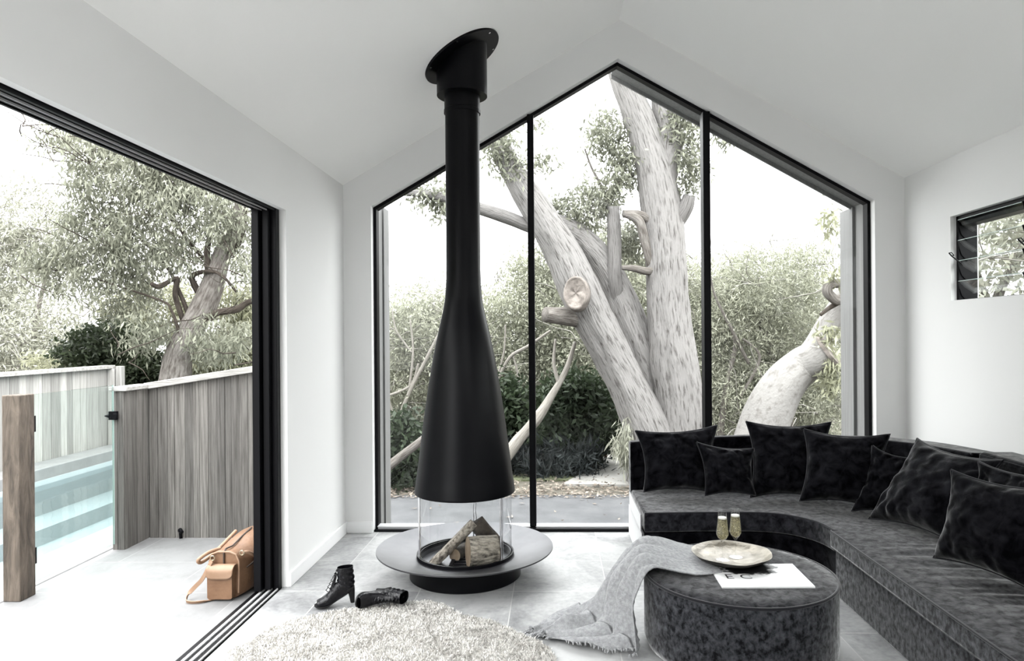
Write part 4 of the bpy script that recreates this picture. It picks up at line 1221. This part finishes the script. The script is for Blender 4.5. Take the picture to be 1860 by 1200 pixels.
def seat_top(u, v):
    x_ = 1.468 + (2.23 - 1.468) * u
    y_ = SY1 - (SY1 - SY0) * v
    d = math.sin(PI * min(1, max(0, u))) ** 0.5 if 0 < u < 1 else 0
    cr = 0.016 * math.sin(PI * u) ** 0.7 if 0 < u < 1 else 0
    q = Vector((u * 1.1, y_ * 11 + 0.45 * (u * 1.6) ** 2, 0))
    wr = (noise.noise(q) + 0.6 * noise.noise(q * 2.1 + Vector((5, 2, 1)))) * 0.0085
    k = min(1, max(0, (u - 0.05) / 0.3)) * min(1, v * 5) * (1 if u < 0.97 else 0)
    return (x_, y_, 0.345 + cr + wr * k)


sb = B().grid(seat_top, 40, 260)
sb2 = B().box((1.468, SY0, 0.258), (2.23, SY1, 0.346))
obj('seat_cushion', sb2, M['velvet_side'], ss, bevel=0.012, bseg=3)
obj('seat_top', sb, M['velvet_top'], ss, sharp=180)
obj('piping', B().tube([(1.471, SY0, 0.345), (1.471, SY1 - 0.01, 0.345), (1.48, SY1 - 0.002, 0.345), (2.2, SY1 - 0.002, 0.345)], 0.006, 8), M['piping'], ss)
obj('piping', B().tube([(1.475, SY0, 0.262), (1.475, SY1 - 0.01, 0.262)], 0.005, 8), M['piping'], ss)
obj('backrest', B().box((2.225, SY0, 0.0), (2.42, SY1 - 0.03, 0.772)), M['velvet'], ss, bevel=0.03, bseg=4, sharp=60)
obj('piping', B().tube([(2.235, SY0, 0.755), (2.235, SY1 - 0.045, 0.755), (2.25, SY1 - 0.036, 0.757), (2.41, SY1 - 0.036, 0.757)], 0.006, 8), M['piping'], ss)


def cushion(label, TL, TR, BR, BL, thick, seed, pinch=0.15, group='velvet cushions on the sofa', m='velvet'):
    """square cushion whose four corners lie at the given places; each corner is (px, py, distance)"""
    c4 = [at(*q) for q in (TL, TR, BR, BL)]
    nrm = ((c4[1] - c4[3]).cross(c4[0] - c4[2])).normalized()
    if nrm.y > 0:
        nrm = -nrm
    sd = Vector((seed * 3.7, seed * 1.3, 0))
    mid = (c4[0] + c4[1] + c4[2] + c4[3]) / 4
    size = ((c4[0] - c4[2]).length + (c4[1] - c4[3]).length) / 2.83

    def pos(u, v, side):
        a, b_ = 2 * u - 1, 2 * v - 1
        pa, pb_ = a * (1 - pinch * (1 - b_ * b_)), b_ * (1 - pinch * (1 - a * a))
        s_, t_ = (pa + 1) / 2, (pb_ + 1) / 2
        p = c4[0] * (1 - s_) * (1 - t_) + c4[1] * s_ * (1 - t_) + c4[2] * s_ * t_ + c4[3] * (1 - s_) * t_
        e = max(0.0, (1 - a * a)) * max(0.0, (1 - b_ * b_))
        h = thick * e ** 0.42 * (1 + 0.25 * b_)
        q = Vector((a * 2.2, b_ * 2.2, side)) + sd
        wr = 0.012 * noise.noise(q * 1.6) + 0.030 * (abs(noise.noise(q * 1.5 + Vector((9, 0, 0)))) - 0.25) * (max(abs(a), abs(b_)) ** 2) + 0.006 * noise.noise(Vector((q.x * 1.5 + q.y * 3, q.y * 1.5 - q.x * 2, seed)))
        return p + nrm * (side * (h + wr * min(1, e * 6)))
    n = 44
    b1 = B().grid(lambda u, v: pos(u, v, 1), n, n)
    b1.grid(lambda u, v: pos(u, v, -1), n, n)
    # join front and back along the seam
    base = (n + 1) * (n + 1)
    b1.f = [f if f[0] < base else tuple(reversed(f)) for f in b1.f]
    o = obj('cushion', b1, M[m], None, sharp=180, label=label, cat='cushion', group=group)
    ring = [pos(k / 20, 0, 0) for k in range(20)] + [pos(1, k / 20, 0) for k in range(20)] + [pos(1 - k / 20, 1, 0) for k in range(20)] + [pos(0, 1 - k / 20, 0) for k in range(21)]
    obj('piping', B().tube([tuple(q) for q in ring], 0.0055, 8, caps=False), M['piping'], o)
    return o


cushion('large black cushion leaning at the left end of the curved sofa', (1154, 782, 4.56), (1303, 772, 4.58), (1302, 896, 4.42), (1169, 893, 4.42), 0.085, 1)
cushion('small black cushion overlapping the leftmost large cushion', (1265, 803, 4.42), (1370, 814, 4.42), (1372, 899, 4.30), (1281, 900, 4.30), 0.065, 2)
cushion('large upright black cushion standing tallest, in front of the white tree trunk', (1355, 765, 4.53), (1510, 766, 4.47), (1502, 908, 4.32), (1363, 903, 4.36), 0.09, 3)
cushion('large black cushion with a peaked upper corner right of the tallest cushion', (1460, 779, 4.30), (1617, 788, 4.14), (1602, 926, 4.04), (1452, 910, 4.14), 0.09, 4)
cushion('small black cushion tucked between two large cushions in the sofa corner', (1585, 809, 4.10), (1675, 832, 3.90), (1652, 941, 3.88), (1547, 928, 4.04), 0.06, 5)
cushion('biggest black cushion slumped diagonally in the corner of the sofa', (1666, 796, 3.88), (1822, 836, 3.24), (1748, 995, 3.26), (1578, 942, 3.86), 0.10, 6)
cushion('dark grey cushion half hidden behind the nearest cushion', (1778, 838, 3.28), (1928, 870, 2.82), (1912, 988, 2.80), (1763, 963, 3.26), 0.055, 7)
cushion('nearest large dark cushion with a creased lit edge, by the picture edge', (1728, 853, 3.06), (1940, 889, 2.62), (1904, 1090, 2.58), (1696, 1012, 3.04), 0.10, 8)

# ------------------------------------------------------------------ ottoman and what stands on it
OX, OY, OR, OZ = 0.825, 3.10, 0.42, 0.33
ot = thing('ottoman', 'round charcoal velvet ottoman in front of the curved sofa', 'ottoman', (OX, OY, 0))
oc = (OX, OY, 0)
obj('side', B().lathe([(0.0, 0.0), (OR - 0.05, 0.0), (OR - 0.012, 0.012), (OR, 0.045), (OR, OZ - 0.012), (OR - 0.004, OZ - 0.004)], oc, 128), M['velvet_side'], ot, sharp=60)
obj('seat_top', B().lathe([(OR - 0.004, OZ - 0.006), (OR - 0.02, OZ + 0.002), (OR - 0.07, OZ + 0.006), (OR * 0.5, OZ + 0.007), (0.001, OZ + 0.007)], oc, 128, wob=lambda r, z, a: (r, z + (0.0012 * math.sin(60 * a) if r > OR - 0.08 and r < OR - 0.01 else 0))), M['velvet_top'] if 'velvet_top' in M else M['velvet'], ot, sharp=60)
obj('piping', B().lathe([(OR - 0.004 + 0.0065 * math.cos(a), OZ - 0.006 + 0.0065 * math.sin(a)) for a in [2 * PI * k / 10 for k in range(10)]], oc, 128, close=True), M['piping'], ot, sharp=180)
TOPZ = OZ + 0.0075

mg = thing('magazine', 'white magazine with a black and white cover lying on the ottoman', 'magazine', (0.89, 3.01, TOPZ))
mpt = [(0.697, 2.868), (1.084, 2.873), (1.088, 3.158), (0.701, 3.153)]
obj('pages', B().prism(mpt, 'z', TOPZ, TOPZ + 0.006), M['paper'], mg, smooth=False)
obj('cover', B().prism(mpt, 'z', TOPZ + 0.006, TOPZ + 0.0068), M['cover'], mg, smooth=False)


def text(body, loc, size, parent, m, rotz=0.0):
    cu = bpy.data.curves.new('title_lettering', 'FONT')
    cu.body = body
    cu.size = size
    cu.extrude = 0.0002
    cu.materials.append(m)
    tmp = bpy.data.objects.new('title_lettering', cu)
    COL.objects.link(tmp)
    me = bpy.data.meshes.new_from_object(tmp.evaluated_get(bpy.context.evaluated_depsgraph_get()))
    bpy.data.objects.remove(tmp)
    bpy.data.curves.remove(cu)
    o = bpy.data.objects.new('title_lettering', me)
    COL.objects.link(o)
    o.parent = parent
    o.location = Vector(loc) - WL[parent.name]
    o.rotation_euler = (0, 0, rotz)
    return o


text('E', (0.738, 2.965, TOPZ + 0.0071), 0.075, mg, M['ink'])
text('C', (0.802, 2.965, TOPZ + 0.0071), 0.075, mg, M['ink'])

bwl = thing('bowl', 'wide shallow dull gold bowl holding the two flutes', 'bowl', (0.818, 3.188, TOPZ + 0.013))
BZ = TOPZ + 0.013
wobf = lambda r, z, a: (r * (1 + (0.012 * math.sin(3 * a + 1) + 0.008 * math.sin(7 * a)) * (r / 0.18) ** 3), z + (0.002 * math.sin(5 * a) if r > 0.15 else 0))
obj('bowl_inside', B().lathe([(0.001, 0.008), (0.09, 0.009), (0.13, 0.014), (0.158, 0.024), (0.178, 0.038), (0.181, 0.038)], (0.818, 3.188, BZ), 96, wob=wobf), M['bowl'], bwl, sharp=60)
obj('bowl_outside', B().lathe([(0.001, 0.0), (0.08, 0.0), (0.13, 0.006), (0.16, 0.018), (0.180, 0.0355), (0.181, 0.038)], (0.818, 3.188, BZ), 96, wob=wobf), M['bowlout'], bwl, sharp=60)


def flute(label, x_, y_):
    f = thing('champagne_flute', label, 'glass', (x_, y_, BZ + 0.009), 'champagne flutes in the bowl')
    cc = (x_, y_, BZ + 0.0095)
    obj('foot', B().lathe([(0.001, 0.0), (0.030, 0.0), (0.031, 0.0012), (0.012, 0.004), (0.0035, 0.010)], cc, 40), M['crystal'], f)
    obj('stem', B().lathe([(0.0035, 0.010), (0.0026, 0.03), (0.0028, 0.06), (0.004, 0.078), (0.009, 0.088)], cc, 24), M['crystal'], f)
    obj('glass_bowl', B().lathe([(0.006, 0.084), (0.020, 0.101), (0.0282, 0.116), (0.0278, 0.126), (0.0225, 0.175), (0.0180, 0.225), (0.0173, 0.225), (0.0218, 0.175), (0.0270, 0.126), (0.0273, 0.116), (0.0192, 0.102), (0.001, 0.088)], cc, 40), M['crystal'], f)
    w = obj('champagne', B().lathe([(0.001, 0.090), (0.0185, 0.103), (0.0266, 0.117), (0.0263, 0.126), (0.0212, 0.175), (0.0196, 0.192), (0.001, 0.192)], cc, 40), M['wine'], f)
    obj('foam', B().lathe([(0.0199, 0.190), (0.0193, 0.1965), (0.001, 0.1965)], cc, 40), M['foam'], w, label='white foam line')
    bb_ = B()
    for k in range(70):
        z = random.uniform(0.105, 0.188)
        rr = (0.019 if z > 0.16 else 0.022) * math.sqrt(random.random())
        a = random.uniform(0, 2 * PI)
        q = (cc[0] + rr * math.cos(a), cc[1] + rr * math.sin(a), cc[2] + z)
        bb_.tube([(q[0], q[1], q[2] - 0.0008), (q[0], q[1], q[2] + 0.0008)], 0.0009, 6)
    obj('bubbles', bb_, M['foam'], w)['kind'] = 'stuff'
    return f


flute('left of two champagne flutes, nearer the throw, standing in the bowl', 0.772, 3.165)
flute('taller looking champagne flute standing further back in the bowl, nearer the magazine', 0.842, 3.205)

# linen throw over the ottoman, trailing onto the floor
S = [
    [(0.74, 3.36, .344), (0.74, 3.29, .344), (0.74, 3.20, .344), (0.74, 3.10, .344), (0.74, 3.04, .344)],
    [(0.63, 3.45, .350), (0.63, 3.34, .350), (0.63, 3.22, .350), (0.63, 3.12, .350), (0.63, 3.00, .348)],
    [(0.53, 3.44, .362), (0.52, 3.34, .378), (0.50, 3.20, .372), (0.49, 3.08, .372), (0.49, 2.98, .356)],
    [(0.45, 3.42, .360), (0.42, 3.32, .376), (0.40, 3.18, .372), (0.395, 3.07, .372), (0.418, 2.97, .352)],
    [(0.395, 3.40, .325), (0.36, 3.30, .335), (0.355, 3.17, .335), (0.37, 3.07, .335), (0.402, 2.98, .315)],
    [(0.33, 3.38, .235), (0.30, 3.29, .235), (0.315, 3.17, .22), (0.35, 3.07, .22), (0.397, 2.98, .20)],
    [(0.25, 3.34, .135), (0.235, 3.27, .12), (0.28, 3.16, .10), (0.335, 3.06, .10), (0.392, 2.975, .08)],
    [(0.14, 3.36, .055), (0.17, 3.25, .055), (0.23, 3.15, .050), (0.31, 3.05, .045), (0.385, 2.96, .02)],
    [(0.07, 3.40, .018), (0.11, 3.26, .030), (0.15, 3.15, .035), (0.20, 3.06, .030), (0.26, 2.99, .014)],
    [(-0.01, 3.33, .016), (0.035, 3.24, .045), (0.06, 3.15, .030), (0.10, 3.09, .030), (0.15, 3.02, .012)],
    [(-0.07, 3.25, .016), (-0.03, 3.20, .030), (-0.005, 3.16, .018), (0.03, 3.12, .020), (0.06, 3.06, .012)],
    [(-0.13, 3.18, .010), (-0.10, 3.165, .014), (-0.075, 3.15, .012), (-0.05, 3.135, .012), (-0.02, 3.11, .010)],
]
rows = np.array([spline(r, 60) for r in S])          # section, across, xyz
NU = 130
cols = np.array([spline(rows[:, k, :], NU) for k in range(61)])   # across, along, xyz
tb_ = B()


def throw_pt(u, v):
    i, k = int(round(u * 60)), int(round(v * NU))
    p = Vector(cols[i, k])
    on_top = v < 0.30
    fold = abs(math.sin(u * 12 + 1.9 * math.sin(v * 4.3) + 0.8)) ** 0.7
    fold2 = noise.noise(Vector((u * 7, v * 8, 2.0)))
    if on_top:
        p.z += (0.034 * fold + 0.010 * fold2) * min(1, max(0, (v - 0.10) * 7))
        p.z = max(p.z, TOPZ + 0.005)
    elif v < 0.66:
        k_ = min(1, (v - 0.30) * 8)
        p.x -= (0.040 * fold + 0.020 * fold2 + 0.012) * k_
        p.z += 0.034 * fold * (1 - k_)
    else:
        p.z += 0.040 * fold * (1 - (v - 0.66) * 2) + 0.030 * max(0, fold2)
        p.z = max(p.z, 0.012)
    return tuple(p)


tb_.grid(throw_pt, 60, NU)
th = obj('throw_blanket', tb_, M['throw'], None, sharp=180, solid=0.005, label='grey linen throw draped over the ottoman onto the floor', cat='throw')
fb = B()
for k in range(70):
    u = k / 69
    e = Vector(throw_pt(min(1, 0.999), 0.62 + 0.30 * u)) if k % 2 else Vector(throw_pt(u, 1.0))
    e.z = max(e.z, 0.012)
    d = Vector((random.uniform(-0.6, 0.6), -1 + random.uniform(-0.3, 0.3), 0)) if k % 2 else Vector((-1, random.uniform(-0.7, 0.3), 0))
    d = d.normalized() * random.uniform(0.014, 0.026)
    fb.tube([tuple(e), tuple(e + d * 0.6 + Vector((0, 0, 0.004))), tuple(e + d + Vector((0, 0, -min(0.004, e.z - 0.006))))], [0.003, 0.0034, 0.002], 5)
obj('fringe', fb, M['throw'], th)['kind'] = 'stuff'

# ------------------------------------------------------------------ fleece rug, boots, bag
ro = [(-1.44, 2.98), (-1.385, 3.13), (-1.335, 3.27), (-1.22, 3.36), (-1.08, 3.44), (-0.93, 3.50), (-0.78, 3.535), (-0.66, 3.555), (-0.56, 3.50), (-0.50, 3.42), (-0.42, 3.36), (-0.33, 3.33), (-0.24, 3.25),
      (-0.16, 3.165), (-0.08, 3.10), (-0.03, 3.02), (0.0, 2.90), (-0.05, 2.75), (0.02, 2.55), (-0.05, 2.35), (-0.25, 2.20), (-0.55, 2.15), (-0.85, 2.22), (-1.10, 2.18), (-1.30, 2.35), (-1.33, 2.60), (-1.40, 2.80)]
ro = [tuple(p) for p in spline(ro + [ro[0]], 160)][:-1]
rg_ = obj('fleece_rug', B().prism(ro, 'z', 0.001, 0.012), M['rugbase'], None, smooth=False, label='shaggy cream fleece rug on the pale floor tiles', cat='rug')


def inside(pts, poly):
    x, y = pts[:, 0], pts[:, 1]
    c_ = np.zeros(len(pts), bool)
    n = len(poly)
    for i in range(n):
        x0, y0 = poly[i]
        x1, y1 = poly[(i + 1) % n]
        cond = ((y0 > y) != (y1 > y)) & (x < (x1 - x0) * (y - y0) / (y1 - y0 + 1e-12) + x0)
        c_ ^= cond
    return c_


pts = np.stack([RNG.uniform(-1.48, 0.06, 130000), RNG.uniform(2.1, 3.6, 130000)], axis=1)
pts = pts[inside(pts, ro)]
n = len(pts)
clump = np.array([[noise.noise(Vector((p[0] * 34, p[1] * 34, k * 7.0))) for k in (0, 1)] for p in pts])
base = np.stack([pts[:, 0], pts[:, 1], np.full(n, 0.010)], axis=1)
d = np.stack([clump[:, 0] * 1.5 + RNG.normal(size=n) * 0.35, clump[:, 1] * 1.5 + RNG.normal(size=n) * 0.35, RNG.uniform(0.35, 0.9, n)], axis=1)
d /= np.linalg.norm(d, axis=1)[:, None]
w = np.cross(d, RNG.normal(size=(n, 3)))
w /= np.linalg.norm(w, axis=1)[:, None]
L_ = RNG.uniform(0.009, 0.019, n)[:, None]
tip = base + d * L_
tip[:, 2] = np.minimum(tip[:, 2], 0.026)
tip2 = tip + d * L_ * 0.35 * np.array([1, 1, -0.6])
v = np.stack([base - w * 0.0021, base + w * 0.0021, tip + w * 0.0018, tip - w * 0.0018], axis=1).reshape(-1, 3)
quads_obj('fleece_pile', v, M['rug'], rg_)['kind'] = 'stuff'


def ring_(cx, cz, hl, hw, tilt, seg=24, sq=0.8):
    """ellipse ring of a boot; tilt 0 = level (shaft), 90 = upright (toe)"""
    out = []
    for k in range(seg):
        a = 2 * PI * k / seg
        ca_, sa_ = math.cos(a), math.sin(a)
        l = hl * math.copysign(abs(ca_) ** sq, ca_)
        y = hw * math.copysign(abs(sa_) ** sq, sa_)
        out.append((cx + l * math.cos(tilt), y, cz + l * math.sin(tilt)))
    return out


def boot(label, mtx, slump=0.0):
    t = thing('ankle_boot', label, 'boot', matrix=mtx, group='black open toe ankle boots')
    st = [(0.004, 0.222, 0.046, 0.034, 0.05), (0.004, 0.205, 0.046, 0.035, 0.03), (0.006, 0.178, 0.047, 0.035, 0.0), (0.008, 0.148, 0.049, 0.035, -0.02), (0.006, 0.125, 0.051, 0.035, -0.12), (0.0, 0.108, 0.054, 0.035, -0.40),
          (-0.022, 0.090, 0.050, 0.034, -0.75), (-0.058, 0.062, 0.040, 0.036, -1.02), (-0.094, 0.034, 0.033, 0.040, -1.25), (-0.122, 0.025, 0.024, 0.041, -1.38), (-0.146, 0.021, 0.018, 0.038, -1.5), (-0.160, 0.019, 0.014, 0.031, -1.55)]
    rr = [tuple(r) for r in spline(st, 44)]
    rings = []
    for i, r in enumerate(rr):
        ring = ring_(*r)
        wv = 0.0028 * math.sin(i * 1.35 + slump) if 3 < i < 20 else 0.0
        ring = [(p[0] * (1 + 0.0), p[1] * (1 + wv * 14), p[2]) if True else p for p in ring]
        ring = [(p[0] + wv, p[1], max(p[2], 0.008)) for p in ring]
        rings.append(ring)
    u = obj('upper', B().loft(rings, caps=(False, False)), M['bootl'], None, sharp=180, solid=0.003)
    parts = [u]
    sole = B()
    so = spline([(0.052, 0.030, 0.100), (0.02, 0.034, 0.092), (-0.02, 0.026, 0.066), (-0.06, 0.033, 0.030), (-0.10, 0.040, 0.006), (-0.14, 0.038, 0.005), (-0.165, 0.026, 0.007), (-0.176, 0.006, 0.009)], 24)
    rings = []
    for x_, hw, z in so:
        rings.append([(x_, -hw, z - 0.005), (x_, hw, z - 0.005), (x_, hw, z + 0.004), (x_, -hw, z + 0.004)])
    parts.append(obj('sole', B().loft(rings), M['bootsole'], None, sharp=40))
    hl = []
    for z, cx_, a_, b_ in ((0.0, 0.046, 0.011, 0.010), (0.004, 0.046, 0.0125, 0.011), (0.035, 0.043, 0.016, 0.015), (0.075, 0.038, 0.022, 0.021), (0.106, 0.028, 0.030, 0.027)):
        hl.append([(cx_ + a_ * math.cos(2 * PI * k / 16), b_ * math.sin(2 * PI * k / 16), z) for k in range(16)])
    parts.append(obj('heel', B().loft(hl), M['bootsole'], None, sharp=60))
    lc = B()
    for k in range(7):
        q = k / 6
        x_, z = -0.048 + 0.004 * q - (1 - q) * 0.055, 0.085 + q * 0.112
        s_ = 0.020
        lc.tube([(x_ + 0.006, -s_, z + 0.004), (x_ - 0.006, 0, z + 0.006), (x_ + 0.006, s_, z + 0.012)], 0.0022, 6)
    lc.tube([(-0.05, 0.0, 0.165), (-0.07, -0.02, 0.150), (-0.075, -0.03, 0.12), (-0.078, -0.028, 0.09)], 0.0016, 6)
    parts.append(obj('laces', lc, M['bootl'], None))
    tg = B().grid(lambda a, b_: (-0.046 - 0.012 * math.sin(PI * a) - 0.03 * b_ * b_, -0.018 + 0.036 * a, 0.185 - 0.09 * b_), 8, 10)
    parts.append(obj('tongue', tg, M['bootl'], None, solid=0.003))
    for p in parts:
        p.parent = t
        for vtx in (p.data.vertices,):
            pass
    return t


ma = Matrix.Rotation(R(18), 4, 'Z')
boot('black open toe ankle boot standing upright on the rug edge', Matrix.Translation((-1.098, 3.535, 0.010)) @ ma @ Matrix.Scale(0.86, 4))
xl_, zl_ = Vector((0.35, 0.93, 0)).normalized(), Vector((0.95, -0.36, 0)).normalized()
zl_ = (zl_ - xl_ * zl_.dot(xl_)).normalized()
yl_ = zl_.cross(xl_)
mb = Matrix(((xl_.x, yl_.x, zl_.x, -0.955), (xl_.y, yl_.y, zl_.y, 3.545), (xl_.z, yl_.z, zl_.z, 0.062), (0, 0, 0, 1))) @ Matrix.Scale(0.86, 4)
boot('black ankle boot lying on its side on the fleece rug', mb, 1.0)

bag = thing('duffel_bag', 'tan leather holdall on the patio against the black door frame', 'bag', (-1.80, 3.9, 0))


def rrect(x0, x1, z0, z1, y, r, n=7):
    out = []
    for cx_, cz_, a0 in ((x1 - r, z0 + r * .5, -PI / 2), (x1 - r, z1 - r, 0), (x0 + r, z1 - r, PI / 2), (x0 + r, z0 + r * .5, PI)):
        for k in range(n):
            a = a0 + PI / 2 * k / (n - 1)
            rz = r * .5 if a0 in (-PI / 2, PI) else r
            out.append((cx_ + r * math.cos(a), y, cz_ + rz * math.sin(a)))
    return out


PZ = -0.011
bs = []
for y, x0, x1, zt2, r in ((3.655, -1.865, -1.715, 0.235, 0.05), (3.665, -1.872, -1.705, 0.245, 0.055), (3.75, -1.885, -1.678, 0.238, 0.07), (3.86, -1.89, -1.672, 0.262, 0.085), (3.98, -1.89, -1.672, 0.275, 0.09), (4.10, -1.885, -1.674, 0.262, 0.085), (4.20, -1.875, -1.68, 0.25, 0.07), (4.215, -1.86, -1.70, 0.235, 0.05)):
    bs.append(rrect(x0, x1, PZ, zt2, y, r))
bsm = spline(np.array(bs).reshape(len(bs), -1), 36).reshape(37, -1, 3)
for i in range(37):
    for k in range(bsm.shape[1]):
        q = Vector(bsm[i, k])
        if q.z > 0.03:
            bsm[i, k] += np.array((1, 0, 0.6)) * 0.009 * noise.noise(q * 11)
obj('bag_body', B().loft([list(map(tuple, r)) for r in bsm]), M['leather'], bag, sharp=60)
obj('end_pocket', B().loft([rrect(-1.862, -1.728, 0.0, 0.168, y, r) for y, r in ((3.660, .03), (3.625, .03), (3.612, .028), (3.608, .02))]), M['leather'], bag, sharp=50)
fl = B().grid(lambda u, v: (-1.868 + 0.146 * u + 0.004 * math.sin(PI * v), [3.665, 3.64, 3.615, 3.602, 3.598, 3.600][min(5, int(v * 5))] if False else 3.668 - 0.070 * math.sin(min(1, v * 1.5) * PI / 2), 0.172 + 0.010 * math.sin(v * PI) - (0.062 * max(0, v - 0.25) / 0.75) * (1 - 0.35 * (abs(2 * u - 1) ** 6))), 20, 14)
obj('pocket_flap', fl, M['leather2'], bag, sharp=180, solid=0.004)
obj('piping', B().tube([(-1.866, 3.652, 0.02), (-1.870, 3.652, 0.19), (-1.855, 3.652, 0.228), (-1.82, 3.652, 0.240), (-1.76, 3.652, 0.240), (-1.725, 3.652, 0.226), (-1.710, 3.652, 0.19), (-1.712, 3.652, 0.02)], 0.005, 8), M['leather2'], bag)
obj('zipper', B().tube([(-1.79, 3.648, 0.18), (-1.79, 3.648, 0.235), (-1.79, 3.67, 0.252), (-1.79, 3.75, 0.244), (-1.785, 3.86, 0.268), (-1.785, 3.98, 0.281)], 0.0045, 6), M['zip'], bag)
obj('side_pocket_zip', B().tube([(-1.684, 3.69, 0.145), (-1.676, 3.73, 0.152), (-1.668, 3.80, 0.165), (-1.664, 3.90, 0.185), (-1.664, 4.0, 0.200)], 0.004, 6), M['zip'], bag)


def ribbon(pts, w, t=0.004, up=(0, 0, 1), tw=None):
    b = B()
    pts = [Vector(p) for p in pts]
    for i, p in enumerate(pts):
        tg = (pts[min(i + 1, len(pts) - 1)] - pts[max(i - 1, 0)]).normalized()
        u_ = Vector(tw[i]) if tw else Vector(up)
        s_ = tg.cross(u_).normalized() * w / 2
        n_2 = s_.cross(tg).normalized() * t / 2
        b.v += [tuple(p - s_ - n_2), tuple(p + s_ - n_2), tuple(p + s_ + n_2), tuple(p - s_ + n_2)]
    m = len(pts)
    for i in range(m - 1):
        for k in range(4):
            b.f.append((i * 4 + k, i * 4 + (k + 1) % 4, (i + 1) * 4 + (k + 1) % 4, (i + 1) * 4 + k))
    b.f += [(3, 2, 1, 0), tuple((m - 1) * 4 + k for k in range(4))]
    return b


h1 = spline([(-1.703, 3.675, 0.226), (-1.680, 3.695, 0.226), (-1.660, 3.74, 0.196), (-1.652, 3.82, 0.168), (-1.652, 3.90, 0.175), (-1.665, 3.95, 0.235), (-1.69, 3.97, 0.262)], 40)
obj('handle', B().tube([tuple(p) for p in h1], 0.010, 12), M['leather2'], bag)
h2 = spline([(-1.865, 3.76, 0.225), (-1.90, 3.70, 0.222), (-1.935, 3.66, 0.195), (-1.93, 3.68, 0.175), (-1.90, 3.76, 0.20), (-1.88, 3.98, 0.26)], 40)
obj('handle', B().tube([tuple(p) for p in h2], 0.010, 12), M['leather2'], bag)
sp = spline([(-1.846, 3.628, 0.200), (-1.862, 3.622, 0.165), (-1.90, 3.63, 0.10), (-1.945, 3.64, 0.055), (-1.975, 3.63, 0.02), (-1.965, 3.59, -0.002), (-1.92, 3.578, -0.006), (-1.865, 3.60, -0.006), (-1.83, 3.66, -0.006)], 60)
obj('shoulder_strap', ribbon([tuple(p) for p in sp], 0.022, 0.004, up=(0.5, 0.8, 0.35)), M['leather2'], bag)
for cx_, cy_, cz_ in ((-1.846, 3.640, 0.212), (-1.700, 3.672, 0.230), (-1.683, 3.96, 0.268)):
    obj('ring', B().tube([(cx_ + 0.012 * math.cos(a), cy_ - 0.004, cz_ + 0.012 * math.sin(a)) for a in [2 * PI * k / 14 for k in range(15)]], 0.003, 6, caps=False), M['brass'], bag, label='small brass ring')
obj('buckle', B().tube([(-1.846, 3.632, 0.200), (-1.850, 3.626, 0.182)], 0.005, 8), M['brass'], bag, label='brass buckle')
